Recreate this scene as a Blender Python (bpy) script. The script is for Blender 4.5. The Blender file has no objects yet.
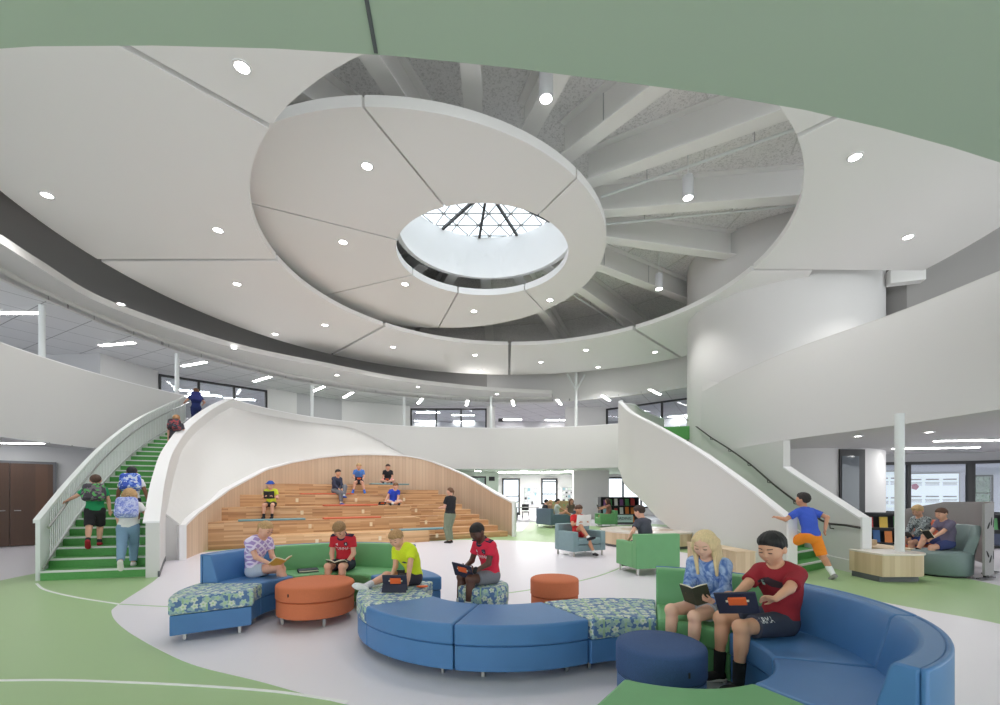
import bpy, bmesh, math, random
import numpy as np
from math import sin, cos, pi, radians, atan2, hypot, sqrt
from mathutils import Vector, Matrix
from mathutils.bvhtree import BVHTree

random.seed(7)
SC = bpy.context.scene
COL = SC.collection
F, HZ, CZ = 450.0, 494.0, 1.5          # focal length in pixels, horizon row, eye height

# ------------------------------------------------------------------ camera
cam_d = bpy.data.cameras.new('camera')
cam_d.sensor_width = 36.0
cam_d.lens = F / 1000 * 36
cam_d.shift_y = (HZ - 352.5) / 1000
cam_d.clip_start = 0.05
cam = bpy.data.objects.new('camera', cam_d)
cam.location = (0, 0, CZ)
cam.rotation_euler = (pi / 2, 0, 0)
COL.objects.link(cam)
SC.camera = cam

def atz(px, py, z):
    """the point of height z that a pixel measured on the photograph shows"""
    Y = F * (CZ - z) / (py - HZ)
    return ((px - 500) / F * Y, Y)

# ------------------------------------------------------------------ materials
def lin(c):
    c = c / 255.0
    return c / 12.92 if c <= 0.04045 else ((c + 0.055) / 1.055) ** 2.4

def rgb(r, g, b):
    return (lin(r), lin(g), lin(b), 1)

class NT:
    def __init__(s, name):
        s.m = bpy.data.materials.new(name)
        s.m.use_nodes = True
        s.t = s.m.node_tree
        s.b = s.t.nodes['Principled BSDF']
    def n(s, typ, **kw):
        nd = s.t.nodes.new(typ)
        for k, v in kw.items():
            if k.startswith('_'):
                nd.inputs[k[1:]].default_value = v
            else:
                setattr(nd, k, v)
        return nd
    def l(s, a, b):
        s.t.links.new(a, b)
    def math(s, op, a, b=None, c=None):
        nd = s.n('ShaderNodeMath', operation=op)
        for i, v in enumerate((a, b, c)):
            if v is None:
                continue
            if isinstance(v, (int, float)):
                nd.inputs[i].default_value = v
            else:
                s.l(v, nd.inputs[i])
        return nd.outputs[0]
    def mix(s, fac, a, b):
        nd = s.n('ShaderNodeMix', data_type='RGBA')
        for i, v in ((0, fac), (6, a), (7, b)):
            if isinstance(v, (int, float, tuple)):
                nd.inputs[i].default_value = v
            else:
                s.l(v, nd.inputs[i])
        return nd.outputs[2]

def mat(name, col, rough=0.6, metal=0.0, noise=0.0, nscale=60.0, bump=0.0, bscale=200.0, spec=0.5, coords='Object'):
    t = NT(name)
    t.b.inputs['Base Color'].default_value = col
    t.b.inputs['Roughness'].default_value = rough
    t.b.inputs['Metallic'].default_value = metal
    t.b.inputs['Specular IOR Level'].default_value = spec
    if noise or bump:
        tc = t.n('ShaderNodeTexCoord')
    if noise:
        nz = t.n('ShaderNodeTexNoise', _Scale=nscale, _Detail=3.0)
        t.l(tc.outputs[coords], nz.inputs['Vector'])
        f = t.n('ShaderNodeMapRange')
        f.inputs['From Min'].default_value = 0.3
        f.inputs['From Max'].default_value = 0.7
        t.l(nz.outputs['Fac'], f.inputs['Value'])
        dk = tuple(c * (1 - noise) for c in col[:3]) + (1,)
        lt = tuple(min(1, c * (1 + noise)) for c in col[:3]) + (1,)
        t.l(t.mix(f.outputs[0], dk, lt), t.b.inputs['Base Color'])
    if bump:
        nb = t.n('ShaderNodeTexNoise', _Scale=bscale, _Detail=2.0)
        t.l(tc.outputs[coords], nb.inputs['Vector'])
        bp = t.n('ShaderNodeBump', _Strength=bump, _Distance=0.002)
        t.l(nb.outputs['Fac'], bp.inputs['Height'])
        t.l(bp.outputs[0], t.b.inputs['Normal'])
    return t.m

def emit(name, col, strength):
    t = NT(name)
    t.b.inputs['Base Color'].default_value = col
    t.b.inputs['Emission Color'].default_value = col
    t.b.inputs['Emission Strength'].default_value = strength
    return t.m

def glass(name, tint=(0.9, 0.93, 0.95, 1), refl=0.035):
    t = NT(name)
    t.t.nodes.remove(t.b)
    out = t.t.nodes['Material Output']
    tr = t.n('ShaderNodeBsdfTransparent', _Color=tint)
    gl = t.n('ShaderNodeBsdfGlossy', _Roughness=0.03)
    mx = t.n('ShaderNodeMixShader', _Fac=refl)
    t.l(tr.outputs[0], mx.inputs[1]); t.l(gl.outputs[0], mx.inputs[2])
    t.l(mx.outputs[0], out.inputs['Surface'])
    return t.m

M = {}
M['white'] = mat('white_wall_paint', rgb(212, 211, 210), 0.7, spec=0.3)
M['cloud'] = mat('white_gypsum_panel', rgb(234, 233, 232), 0.8, spec=0.2)
M['fascia'] = mat('pale_grey_panel_edge', rgb(205, 204, 202), 0.8, spec=0.2)
M['cap'] = mat('white_satin_cap', rgb(236, 236, 238), 0.4)
M['railwhite'] = mat('white_powder_coat', rgb(222, 226, 226), 0.4)
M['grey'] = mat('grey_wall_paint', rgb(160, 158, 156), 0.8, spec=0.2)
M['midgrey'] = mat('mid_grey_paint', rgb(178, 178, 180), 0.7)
M['greenpaint'] = mat('sage_green_paint', rgb(178, 192, 174), 0.75, spec=0.2)
M['dark'] = mat('black_window_frame', rgb(38, 38, 40), 0.45)
M['base'] = mat('charcoal_rubber_base', rgb(92, 94, 98), 0.6)
M['beam'] = mat('white_painted_steel', rgb(236, 235, 233), 0.6, spec=0.3)
M['floorbase'] = mat('pale_lavender_vinyl', rgb(206, 203, 210), 0.38, noise=0.035, nscale=220, spec=0.4)
M['floorwhite'] = mat('pale_lavender_vinyl_disc', rgb(226, 221, 229), 0.36, noise=0.03, nscale=260, spec=0.4)
M['floorgreen'] = mat('green_vinyl', rgb(158, 187, 136), 0.4, noise=0.05, nscale=240, spec=0.4)
M['linewhite'] = mat('white_inlay_line', rgb(232, 232, 232), 0.4)
M['linegreen'] = mat('green_inlay_line', rgb(160, 190, 140), 0.4)
M['stairgreen'] = mat('green_stair_rubber', rgb(84, 154, 80), 0.6, noise=0.06, nscale=30)
M['nosing'] = mat('white_stair_nosing', rgb(214, 216, 214), 0.5)
M['steel'] = mat('brushed_steel', rgb(190, 190, 192), 0.3, 1.0)
M['darksteel'] = mat('dark_bronze_handrail', rgb(70, 66, 66), 0.35, 0.8)
M['glass'] = glass('window_glass')
M['lamp'] = emit('lamp_lens', (1, 0.98, 0.95, 1), 14.0)
M['striplow'] = emit('strip_light_lens_low', (1, 0.99, 0.97, 1), 26.0)
M['strip'] = emit('strip_light_lens', (1, 0.99, 0.97, 1), 16.0)
M['trimring'] = mat('white_trim_ring', rgb(225, 225, 225), 0.4)

# deck panels : speckled acoustic board
t = NT('speckled_acoustic_deck')
tc = t.n('ShaderNodeTexCoord')
nz = t.n('ShaderNodeTexNoise', _Scale=22.0, _Detail=6.0, _Roughness=0.75)
t.l(tc.outputs['Object'], nz.inputs['Vector'])
cr = t.n('ShaderNodeValToRGB')
cr.color_ramp.elements[0].position = 0.40; cr.color_ramp.elements[0].color = rgb(196, 195, 193)
cr.color_ramp.elements[1].position = 0.50; cr.color_ramp.elements[1].color = rgb(228, 227, 226)
t.l(nz.outputs['Fac'], cr.inputs['Fac'])
t.l(cr.outputs[0], t.b.inputs['Base Color'])
t.b.inputs['Roughness'].default_value = 0.9
M['deck'] = t.m

# lay-in ceiling tile : grid lines every 0.61 x 1.22 m
def tile_mat(name, ang, base, line):
    t = NT(name)
    tc = t.n('ShaderNodeTexCoord')
    mp = t.n('ShaderNodeMapping')
    mp.inputs['Rotation'].default_value = (0, 0, ang)
    t.l(tc.outputs['Object'], mp.inputs['Vector'])
    sx = t.n('ShaderNodeSeparateXYZ'); t.l(mp.outputs[0], sx.inputs[0])
    def ln(o, per, w):
        f = t.math('FRACT', t.math('DIVIDE', o, per))
        return t.math('LESS_THAN', f, w / per)
    g = t.math('MAXIMUM', ln(sx.outputs[0], 1.22, 0.028), ln(sx.outputs[1], 1.22, 0.028))
    t.l(t.mix(g, base, line), t.b.inputs['Base Color'])
    t.b.inputs['Roughness'].default_value = 0.85
    return t.m
M['tile'] = tile_mat('white_ceiling_tile', 0.5, rgb(214, 214, 216), rgb(150, 150, 152))

# woods (UV based, so that boards follow each face)
def wood(name, cols, bl, bh, off=0.5, gap=0.0, rough=0.45, gapcol=(0.1, 0.06, 0.03, 1), grain=0.25, rot=False):
    t = NT(name)
    uv = t.n('ShaderNodeUVMap')
    mp = t.n('ShaderNodeMapping')
    if rot:
        mp.inputs['Rotation'].default_value = (0, 0, pi / 2)
    t.l(uv.outputs[0], mp.inputs['Vector'])
    br = t.n('ShaderNodeTexBrick', offset=off, squash=1.0)
    br.inputs['Scale'].default_value = 1.0
    br.inputs['Brick Width'].default_value = bl
    br.inputs['Row Height'].default_value = bh
    br.inputs['Mortar Size'].default_value = gap
    br.inputs['Color1'].default_value = (0, 0, 0, 1)
    br.inputs['Color2'].default_value = (1, 1, 1, 1)
    br.inputs['Mortar'].default_value = (0.5, 0.5, 0.5, 1)
    br.inputs['Bias'].default_value = 0.0
    t.l(mp.outputs[0], br.inputs['Vector'])
    st = t.n('ShaderNodeMapping')
    st.inputs['Scale'].default_value = (2.0, 30.0, 1)
    t.l(mp.outputs[0], st.inputs['Vector'])
    nz = t.n('ShaderNodeTexNoise', _Scale=1.5, _Detail=4.0)
    t.l(st.outputs[0], nz.inputs['Vector'])
    v = t.math('ADD', t.math('MULTIPLY', br.outputs['Color'], 1 - grain), t.math('MULTIPLY', nz.outputs['Fac'], grain))
    cr = t.n('ShaderNodeValToRGB')
    els = cr.color_ramp.elements
    while len(els) < len(cols):
        els.new(0.5)
    for i, c in enumerate(cols):
        els[i].position = 0.08 + 0.84 * i / (len(cols) - 1)
        els[i].color = c
    t.l(v, cr.inputs['Fac'])
    c = cr.outputs[0]
    if gap:
        c = t.mix(br.outputs['Fac'], c, gapcol)
    t.l(c, t.b.inputs['Base Color'])
    t.b.inputs['Roughness'].default_value = rough
    return t.m
M['block'] = wood('butcher_block_oak', [rgb(164, 120, 82), rgb(192, 148, 106), rgb(206, 164, 122), rgb(220, 184, 144)], 0.9, 0.047)
M['blocklight'] = wood('pale_butcher_block_oak', [rgb(190, 145, 100), rgb(220, 178, 132), rgb(232, 196, 152)], 0.9, 0.047)
M['slat'] = wood('vertical_maple_slats', [rgb(202, 176, 152), rgb(210, 184, 160), rgb(216, 192, 168)], 6.0, 0.14, gap=0.006, gapcol=rgb(188, 162, 138), rot=True, rough=0.55)
M['ply'] = wood('pale_birch_panel', [rgb(196, 170, 138), rgb(212, 188, 156), rgb(222, 200, 170)], 3.0, 0.09, rot=True, rough=0.5)
M['doorwood'] = wood('dark_walnut_door', [rgb(66, 42, 30), rgb(78, 52, 36), rgb(88, 58, 42)], 5.0, 0.25, rot=True, rough=0.4)

# ------------------------------------------------------------------ mesh helper
class MB:
    def __init__(s):
        s.v, s.f, s.uv = [], [], []
    def add(s, vs, fs, uvs=None):
        b = len(s.v)
        s.v += [tuple(p) for p in vs]
        for i, f in enumerate(fs):
            s.f.append([b + k for k in f])
            s.uv.append(uvs[i] if uvs else None)
        return s
    def box(s, c, d, rz=0.0):
        x, y, z = d[0] / 2, d[1] / 2, d[2] / 2
        cr, sr = cos(rz), sin(rz)
        vs = [(c[0] + a * cr - b * sr, c[1] + a * sr + b * cr, c[2] + e) for a, b, e in
              ((-x, -y, -z), (x, -y, -z), (x, y, -z), (-x, y, -z), (-x, -y, z), (x, -y, z), (x, y, z), (-x, y, z))]
        W, D, H = d
        def q(w, h): return [(0, 0), (w, 0), (w, h), (0, h)]
        return s.add(vs, [(0, 3, 2, 1), (4, 5, 6, 7), (0, 1, 5, 4), (1, 2, 6, 5), (2, 3, 7, 6), (3, 0, 4, 7)],
                     [q(D, W), q(W, D), q(W, H), q(D, H), q(W, H), q(D, H)])
    def prism(s, poly, z0, z1):
        n = len(poly)
        vs = [(p[0], p[1], z0) for p in poly] + [(p[0], p[1], z1) for p in poly]
        fs = [tuple(range(n - 1, -1, -1)), tuple(range(n, 2 * n))]
        uvs = [[poly[i] for i in range(n - 1, -1, -1)], list(poly)]
        L = 0
        for i in range(n):
            j = (i + 1) % n
            d = hypot(poly[j][0] - poly[i][0], poly[j][1] - poly[i][1])
            fs.append((i, j, n + j, n + i))
            uvs.append([(L, z0), (L + d, z0), (L + d, z1), (L, z1)])
            L += d
        return s.add(vs, fs, uvs)
    def lathe(s, prof, c=(0, 0, 0), n=32):
        """prof: (r, z) from bottom to top; closed at both ends"""
        vs, fs, uvs = [], [], []
        R = max(p[0] for p in prof)
        for r, z in prof:
            for k in range(n):
                a = 2 * pi * k / n
                vs.append((c[0] + r * cos(a), c[1] + r * sin(a), c[2] + z))
        V = 0
        for i in range(len(prof) - 1):
            dv = hypot(prof[i + 1][0] - prof[i][0], prof[i + 1][1] - prof[i][1])
            for k in range(n):
                k2 = (k + 1) % n
                fs.append((i * n + k, i * n + k2, (i + 1) * n + k2, (i + 1) * n + k))
                u0, u1 = 2 * pi * k / n * R, 2 * pi * (k + 1) / n * R
                uvs.append([(u0, V), (u1, V), (u1, V + dv), (u0, V + dv)])
            V += dv
        m = (len(prof) - 1) * n
        fs.append(tuple(range(n - 1, -1, -1))); uvs.append([(vs[i][0] - c[0], vs[i][1] - c[1]) for i in range(n - 1, -1, -1)])
        fs.append(tuple(range(m, m + n))); uvs.append([(vs[m + i][0] - c[0], vs[m + i][1] - c[1]) for i in range(n)])
        return s.add(vs, fs, uvs)
    def tube(s, pts, r, n=8, closed=False):
        P = [Vector(p) for p in pts]
        rs = r if isinstance(r, (list, tuple)) else [r] * len(P)
        vs, fs = [], []
        for i, p in enumerate(P):
            a = P[max(i - 1, 0)] if not closed else P[i - 1]
            b = P[min(i + 1, len(P) - 1)] if not closed else P[(i + 1) % len(P)]
            d = (b - a).normalized()
            up = Vector((0, 0, 1)) if abs(d.z) < 0.95 else Vector((1, 0, 0))
            x = d.cross(up).normalized(); y = x.cross(d)
            for k in range(n):
                t = 2 * pi * k / n
                vs.append(p + (x * cos(t) + y * sin(t)) * rs[i])
        m = len(P)
        for i in range(m if closed else m - 1):
            j = (i + 1) % m
            for k in range(n):
                k2 = (k + 1) % n
                fs.append((i * n + k, i * n + k2, j * n + k2, j * n + k))
        if not closed:
            fs.append(tuple(range(n - 1, -1, -1)))
            fs.append(tuple((m - 1) * n + k for k in range(n)))
        return s.add(vs, fs)
    def ribbon(s, P, z0, z1, th, side=1):
        """a wall of thickness th along the plan line P; z0, z1 numbers or per-point lists. side 1: body lies left of the walking direction"""
        n = len(P)
        z0 = z0 if isinstance(z0, (list, tuple)) else [z0] * n
        z1 = z1 if isinstance(z1, (list, tuple)) else [z1] * n
        th = th if isinstance(th, (list, tuple)) else [th] * n
        vs, fs, uvs = [], [], []
        L = [0.0]
        for i in range(n):
            a = P[max(i - 1, 0)]; b = P[min(i + 1, n - 1)]
            d = hypot(b[0] - a[0], b[1] - a[1]) or 1
            nx, ny = -(b[1] - a[1]) / d * side * th[i], (b[0] - a[0]) / d * side * th[i]
            x, y = P[i]
            vs += [(x, y, z0[i]), (x, y, z1[i]), (x + nx, y + ny, z1[i]), (x + nx, y + ny, z0[i])]
            if i:
                L.append(L[-1] + hypot(P[i][0] - P[i - 1][0], P[i][1] - P[i - 1][1]))
        for i in range(n - 1):
            a, b = 4 * i, 4 * i + 4
            for k in range(4):
                k2 = (k + 1) % 4
                fs.append((a + k, b + k, b + k2, a + k2))
                if k in (0, 2):
                    uvs.append([(L[i], vs[a + k][2]), (L[i + 1], vs[b + k][2]), (L[i + 1], vs[b + k2][2]), (L[i], vs[a + k2][2])])
                else:
                    uvs.append([(L[i], 0), (L[i + 1], 0), (L[i + 1], th[i]), (L[i], th[i])])
        fs.append((0, 1, 2, 3)); fs.append((4 * n - 1, 4 * n - 2, 4 * n - 3, 4 * n - 4))
        uvs += [[(0, z0[0]), (0, z1[0]), (th[0], z1[0]), (th[0], z0[0])]] * 2
        return s.add(vs, fs, uvs)
    def loft(s, A, B):
        """two rows of 3-D points joined by one strip"""
        n = len(A)
        return s.add(list(A) + list(B), [(i, i + 1, n + i + 1, n + i) for i in range(n - 1)])
    def mesh(s, name, recalc=True, sharp=35):
        me = bpy.data.meshes.new(name)
        me.from_pydata(s.v, [], s.f)
        uvl = me.uv_layers.new(name='UVMap')
        for p, u in zip(me.polygons, s.uv):
            for k, li in enumerate(p.loop_indices):
                if u:
                    uvl.data[li].uv = u[k]
                else:
                    co = me.vertices[me.loops[li].vertex_index].co
                    nn = p.normal
                    if abs(nn.z) > 0.7: uvl.data[li].uv = (co.x, co.y)
                    elif abs(nn.x) > abs(nn.y): uvl.data[li].uv = (co.y, co.z)
                    else: uvl.data[li].uv = (co.x, co.z)
        if recalc:
            bm = bmesh.new(); bm.from_mesh(me)
            bmesh.ops.recalc_face_normals(bm, faces=bm.faces)
            bm.to_mesh(me); bm.free()
        smooth(me, sharp)
        return me

def smooth(me, ang=35):
    me.polygons.foreach_set('use_smooth', [True] * len(me.polygons))
    me.set_sharp_from_angle(angle=radians(ang))

def obj(name, mb, m, parent=None, loc=None, rz=0.0, bevel=0.0, seg=2, sharp=35):
    me = mb if isinstance(mb, bpy.types.Mesh) else mb.mesh(name, sharp=sharp)
    if m is not None:
        me.materials.clear()
        me.materials.append(M[m] if isinstance(m, str) else m)
    o = bpy.data.objects.new(name, me)
    COL.objects.link(o)
    if loc is not None:
        o.location = loc
    o.rotation_euler.z = rz
    if parent is not None:
        o.parent = parent
    if bevel:
        b = o.modifiers.new('bevel', 'BEVEL')
        b.width = bevel; b.segments = seg; b.limit_method = 'ANGLE'; b.angle_limit = radians(40)
        b.harden_normals = False
    return o

def tag(o, label, cat, group=None, kind=None):
    o['label'] = label; o['category'] = cat
    if group: o['group'] = group
    if kind: o['kind'] = kind
    return o

def thing(name, label, cat, loc=(0, 0, 0), rz=0.0, group=None, kind=None):
    o = bpy.data.objects.new(name, None)
    COL.objects.link(o)
    o.location = loc; o.rotation_euler.z = rz
    o.empty_display_size = 0.1
    return tag(o, label, cat, group, kind)

def struct(name, mb, m, label, cat='wall', parent=None, **kw):
    o = obj(name, mb, m, parent, **kw)
    if parent is None:
        tag(o, label, cat, kind='structure')
    return o

def copy_tree(o, parent=None):
    c = o.copy(); COL.objects.link(c)
    if parent is not None: c.parent = parent
    for ch in o.children:
        copy_tree(ch, c)
    return c

def spline(P, n=12, closed=False):
    P = [np.array(p, float) for p in P]
    m = len(P); out = []
    rng = range(m) if closed else range(m - 1)
    for i in rng:
        if closed:
            a, b, c, d = P[i - 1], P[i], P[(i + 1) % m], P[(i + 2) % m]
        else:
            b, c = P[i], P[i + 1]
            a = P[i - 1] if i else 2 * b - c
            d = P[i + 2] if i + 2 < m else 2 * c - b
        for k in range(n):
            t = k / n
            out.append(tuple(0.5 * (2 * b + (c - a) * t + (2 * a - 5 * b + 4 * c - d) * t * t + (3 * b - a - 3 * c + d) * t ** 3)))
    if not closed:
        out.append(tuple(P[-1]))
    return out

def resample(P, n):
    P = [np.array(p, float) for p in P]
    L = [0.0]
    for i in range(1, len(P)):
        L.append(L[-1] + float(np.linalg.norm(P[i] - P[i - 1])))
    out = []
    for k in range(n):
        s = L[-1] * k / (n - 1)
        i = min(max(int(np.searchsorted(L, s)) , 1), len(P) - 1)
        t = (s - L[i - 1]) / max(L[i] - L[i - 1], 1e-9)
        out.append(tuple(P[i - 1] * (1 - t) + P[i] * t))
    return out

def arc(c, r, a0, a1, n):
    return [(c[0] + r * cos(radians(a0 + (a1 - a0) * k / n)), c[1] + r * sin(radians(a0 + (a1 - a0) * k / n))) for k in range(n + 1)]
def interp(x, xs, ys):
    return float(np.interp(x, xs, ys))
# ================================================================== ARCHITECTURE
ZS, Z2, ZT, ZTILE, ZDECK = 2.9, 4.1, 5.17, 6.82, 10.25     # soffit, upper floor, top of guard, tile ceiling, roof deck
C0, R0 = (-0.3, 13.05), 12.1
def on(c, r, deg):
    return (c[0] + r * cos(radians(deg)), c[1] + r * sin(radians(deg)))

# ---- floor
b = MB(); b.prism([(-30, -3), (32, -3), (32, 36), (-30, 36)], -0.1, 0.0)
struct('floor', b, 'floorbase', 'pale lavender vinyl floor across the whole ground level', 'floor')
WHITE = spline([(-6.15, 8.1), (-5.19, 6.14), (-4.83, 5.6), (-4.13, 4.96), (-3.24, 4.3), (-2.63, 3.91), (-1.92, 3.59), (-1.1, 3.2),
                (0.3, 2.65), (2, 2.3), (3.8, 2.5), (5.2, 3.6), (5.75, 5.0), (5.4, 5.95), (4.95, 7.2), (4.9, 9.0), (4.8, 11.2), (3.6, 13.1), (1.67, 13.9),
                (-.47, 14.7), (-2.5, 14.2), (-5.2, 13.2), (-7.6, 11.6), (-7.3, 9.6)], 8, True)
b = MB(); b.prism([on((-0.2, 9.4), 8.6, a) for a in range(0, 360, 3)], -0.02, 0.004)
struct('floor_green', b, 'floorgreen', 'green vinyl field ringing the pale central shape of the floor', 'floor')
b = MB(); b.prism(WHITE, -0.01, 0.007)
struct('floor_white', b, 'floorwhite', 'pale rounded central shape of the floor under the curved sofas', 'floor')
def inlay(name, pts, w, m, label):
    P = spline(pts, 10)
    b = MB(); b.ribbon(P, 0.0, 0.0095, w)
    struct(name, b, m, label, 'floor line')
inlay('floor_line_1', [(-6.0, 3.4), (-3.99, 3.59), (-2.92, 3.55), (-1.82, 3.41), (-1.1, 3.22)], 0.03, 'linewhite', 'white inlay line running across the green floor at the front')
inlay('floor_line_2', [(-7.75, 7.5), (-7.1, 7.0), (-6.15, 6.5), (-5.15, 6.08)], 0.035, 'linewhite', 'white inlay line curving from the foot of the railing stair')
inlay('floor_line_3', [(-5.15, 6.08), (-4.4, 5.95), (-3.6, 5.9)], 0.03, 'linegreen', 'green inlay line from the pale floor edge to the patterned bench')
inlay('floor_line_4', [(-.6, 6.55), (.18, 6.8), (1.37, 7.7), (2.24, 8.77), (2.8, 9.8)], 0.04, 'linegreen', 'green inlay line running past the orange stool to the green armchair')
# green band on the floor beyond
b = MB(); b.prism([(0.5, 15.2), (3.6, 14.6), (5.0, 19), (3.2, 24), (1.6, 24), (1.0, 19)], -0.02, 0.0035)
struct('floor_green_far', b, 'floorgreen', 'green floor band running back between learning stair and armchairs', 'floor')
b = MB(); b.prism([(7.6, 22.5), (3.5, 20.5), (4.4, 19.3), (8.5, 21.0)], -0.02, 0.003)
struct('floor_green_lounge', b, 'floorgreen', 'green floor patch below the far green armchair', 'floor')

# ---- void edge, guard lines
WALLIN = spline([(-6.15, 8.13), (-7.5, 10.1), (-8.65, 12.0), (-9.75, 14.5), (-10.35, 17.4), (-9.7, 20.2), (-8.0, 22.6), (-5.2, 24.3), (-2, 25.0), (1.5, 25.1), (4.5, 24.4), (7.2, 23.0)], 14)
YA, YB = 8.13, 17.4
def stair_z(y, y0=8.13, y1=17.4):
    return 4.1 * min(max((y - y0) / (y1 - y0), 0), 1)
iTop = min(range(len(WALLIN)), key=lambda i: hypot(WALLIN[i][0] + 10.35, WALLIN[i][1] - 17.4))
zt = []
for i, p in enumerate(WALLIN):
    if i <= iTop:
        zt.append(0.98 + (ZT - 0.98) * (p[1] - YA) / (YB - YA))
    else:
        zt.append(ZT)
z0 = [0.0 if i <= iTop else interp(i, [iTop, iTop + 20], [0.0, ZS]) if i < iTop + 20 else ZS for i in range(len(WALLIN))]
z0 = [0.0 if i <= iTop + 12 else ZS for i in range(len(WALLIN))]
b = MB(); b.ribbon(WALLIN, z0, zt, 0.2, 1)
struct('wall_arch', b, 'white', 'tall white curved wall sweeping from the stair foot up into the balcony guard')
b = MB(); b.ribbon([(p[0] + 0.0, p[1]) for p in WALLIN], [z - 0.001 for z in zt], [z + 0.03 for z in zt], 0.24, 1)
struct('trim_1', b, 'cap', 'white cap along the top of the curved wall and balcony guard', 'trim')
b = MB(); b.ribbon([(p[0] + .012, p[1] - .012) for p in WALLIN[:16]], 0.0, 0.11, 0.03, 1)
struct('baseboard_arch', b, 'base', 'charcoal base along the foot of the curved white wall', 'baseboard')

# left balcony guard : from the head of the railing stair round past the camera to the right guard
GRF = spline([(8.35, 6.2), (8.25, 7.6), (8.05, 9.2), (7.5, 11.3), (7.30, 13.0), (7.22, 15.0), (7.28, 16.5), (7.47, 17.9)], 12)
GR = [p for p in GRF if p[1] < 14.9]
GR2 = [p for p in GRF if p[1] >= GR[-1][1] - 1e-6]
CT, RT = (10.296, 16.74), 3.084
def void_r(a):      # a degrees
    return interp(a, [161, 200, 230, 250, 263.8, 269, 273.2, 276.4, 282, 300, 322], [12.1, 12.0, 11.9, 11.83, 11.72, 11.64, 11.56, 11.52, 11.42, 11.2, 11.0])
NEAR = [on(C0, void_r(a), a) for a in np.linspace(161.8, 322, 90)]
NEAR[-1] = (8.4, 6.2)
b = MB(); b.ribbon(NEAR, ZS + .012, ZT, 0.2, -1)
struct('wall_left', b, 'white', 'white balcony guard curving round from the railing stair', 'wall')
b = MB(); b.ribbon(NEAR, ZT - .001, ZT + 0.03, 0.24, -1)
struct('trim_2', b, 'cap', 'white cap on the balcony guard beside the railing stair', 'trim')
b = MB(); b.ribbon(GR, ZS, ZT, 0.2, -1)
struct('wall_right', b, 'white', 'white balcony guard curving into the round tower', 'wall')
b = MB(); b.ribbon(GR, ZT - .001, ZT + 0.025, 0.24, -1)
struct('trim_3', b, 'fascia', 'thin cap on the balcony guard that meets the round tower', 'trim')

# balcony slabs (floor of the upper level) as ring sectors outside the void edge
def ring_slab(name, inner, rout, m, label, z0=ZS - .012, z1=ZS + .012, cat='ceiling'):
    n = len(inner)
    outer = []
    for p in inner:
        a = atan2(p[1] - C0[1], p[0] - C0[0])
        outer.append((C0[0] + rout * cos(a), C0[1] + rout * sin(a)))
    b = MB(); b.prism(list(inner) + outer[::-1], z0, z1)
    return struct(name, b, m, label, cat)
def off(P, d):
    return [(p[0] + (p[0] - C0[0]) / hypot(p[0] - C0[0], p[1] - C0[1]) * d, p[1] + (p[1] - C0[1]) / hypot(p[0] - C0[0], p[1] - C0[1]) * d) for p in P]
iN = 26
ring_slab('ceiling_left', NEAR[:iN + 1], 26, 'tile', 'tiled underside of the balcony above the brown double door')
soff = off(NEAR[iN:], .0)
ring_slab('ceiling_front', NEAR[iN:70], 19.5, 'greenpaint', 'sage green underside of the balcony passing overhead')
ring_slab('ceiling_corner', NEAR[69:], 26, 'greenpaint', 'sage green underside of the balcony overhead by the white guard')
RB = [p for p in GR[:-6]]
b = MB(); b.prism([(p[0] + .19, p[1]) for p in GR] + [(9.0, 19.0), (9, 21), (24, 21), (24, 6.2)], ZS, Z2)
struct('ceiling_right', b, 'white', 'white underside of the balcony above the seating nook', 'ceiling')
WB = WALLIN[iTop + 12:]
sl = off(WB, .19)
b = MB(); b.prism(sl + [(12, 30.0), (12, 40), (-14, 40), (-14, 27), (-12.2, 22.0)], ZS, Z2)
struct('ceiling_back', b, 'greenpaint', 'sage green underside of the far balcony', 'ceiling')
# seam in the green underside
b = MB(); b.box((-0.29, 0.42, ZS - .013), (0.012, 2.0, 0.004), 0.10)
struct('trim_4', b, 'base', 'dark control joint across the sage green underside', 'trim')
# left upper floor behind stairs' head
b = MB(); b.prism([(-10.5, 17.5), (-11.9, 16.9), (-14, 17.3), (-26, 12), (-26, 34), (-13, 34), (-12.2, 22.1), (-10.2, 19.4)], ZS + .02, Z2)
struct('floor_upper', b, 'tile', 'upper level floor at the head of the railing stair', 'floor')

# ---- wood-lined alcove wall of the learning stair
ALC = spline([(-7.2, 10.3), (-7.65, 11.6), (-7.95, 12.9), (-7.95, 14.3), (-7.6, 15.8), (-6.7, 17.4), (-5.2, 18.7), (-3.5, 19.3), (-1.9, 19.0), (-.65, 18.0), (.12, 16.9), (.46, 15.9)], 14)
APX = [184, 192, 200, 230, 267, 292, 320, 345, 368, 390, 406.6, 420, 432, 448, 461, 474.4, 485, 496, 505, 511.6]
APY = [528, 520, 512.5, 490, 470, 463, 458, 455.5, 455, 455.4, 456.4, 458.6, 462, 468.4, 474, 481.6, 488, 495, 499.5, 503]
za = []
for p in ALC:
    px = 500 + F * p[0] / p[1]
    # the last stretch folds back, so walk along the curve with the measured arch line
    za.append(CZ + (HZ - interp(px, APX, APY)) / F * p[1])
b = MB(); b.ribbon(ALC, 0.0, za, 0.10, 1)
struct('wall_alcove', b, 'slat', 'maple slat wall curving round the learning stair', 'wall')
b = MB(); b.ribbon([(p[0] * .998, p[1] * .998) for p in ALC], [z - .01 for z in za], [z + .045 for z in za], 0.22, 1)
struct('trim_5', b, 'cap', 'white edge band following the arch over the learning stair', 'trim')
b = MB(); b.box((.50, 15.86, za[-1] / 2), (.10, .24, za[-1] + .06), -0.3)
struct('trim_6', b, 'cap', 'white end post of the maple slat wall beside the aisle', 'trim')
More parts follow.
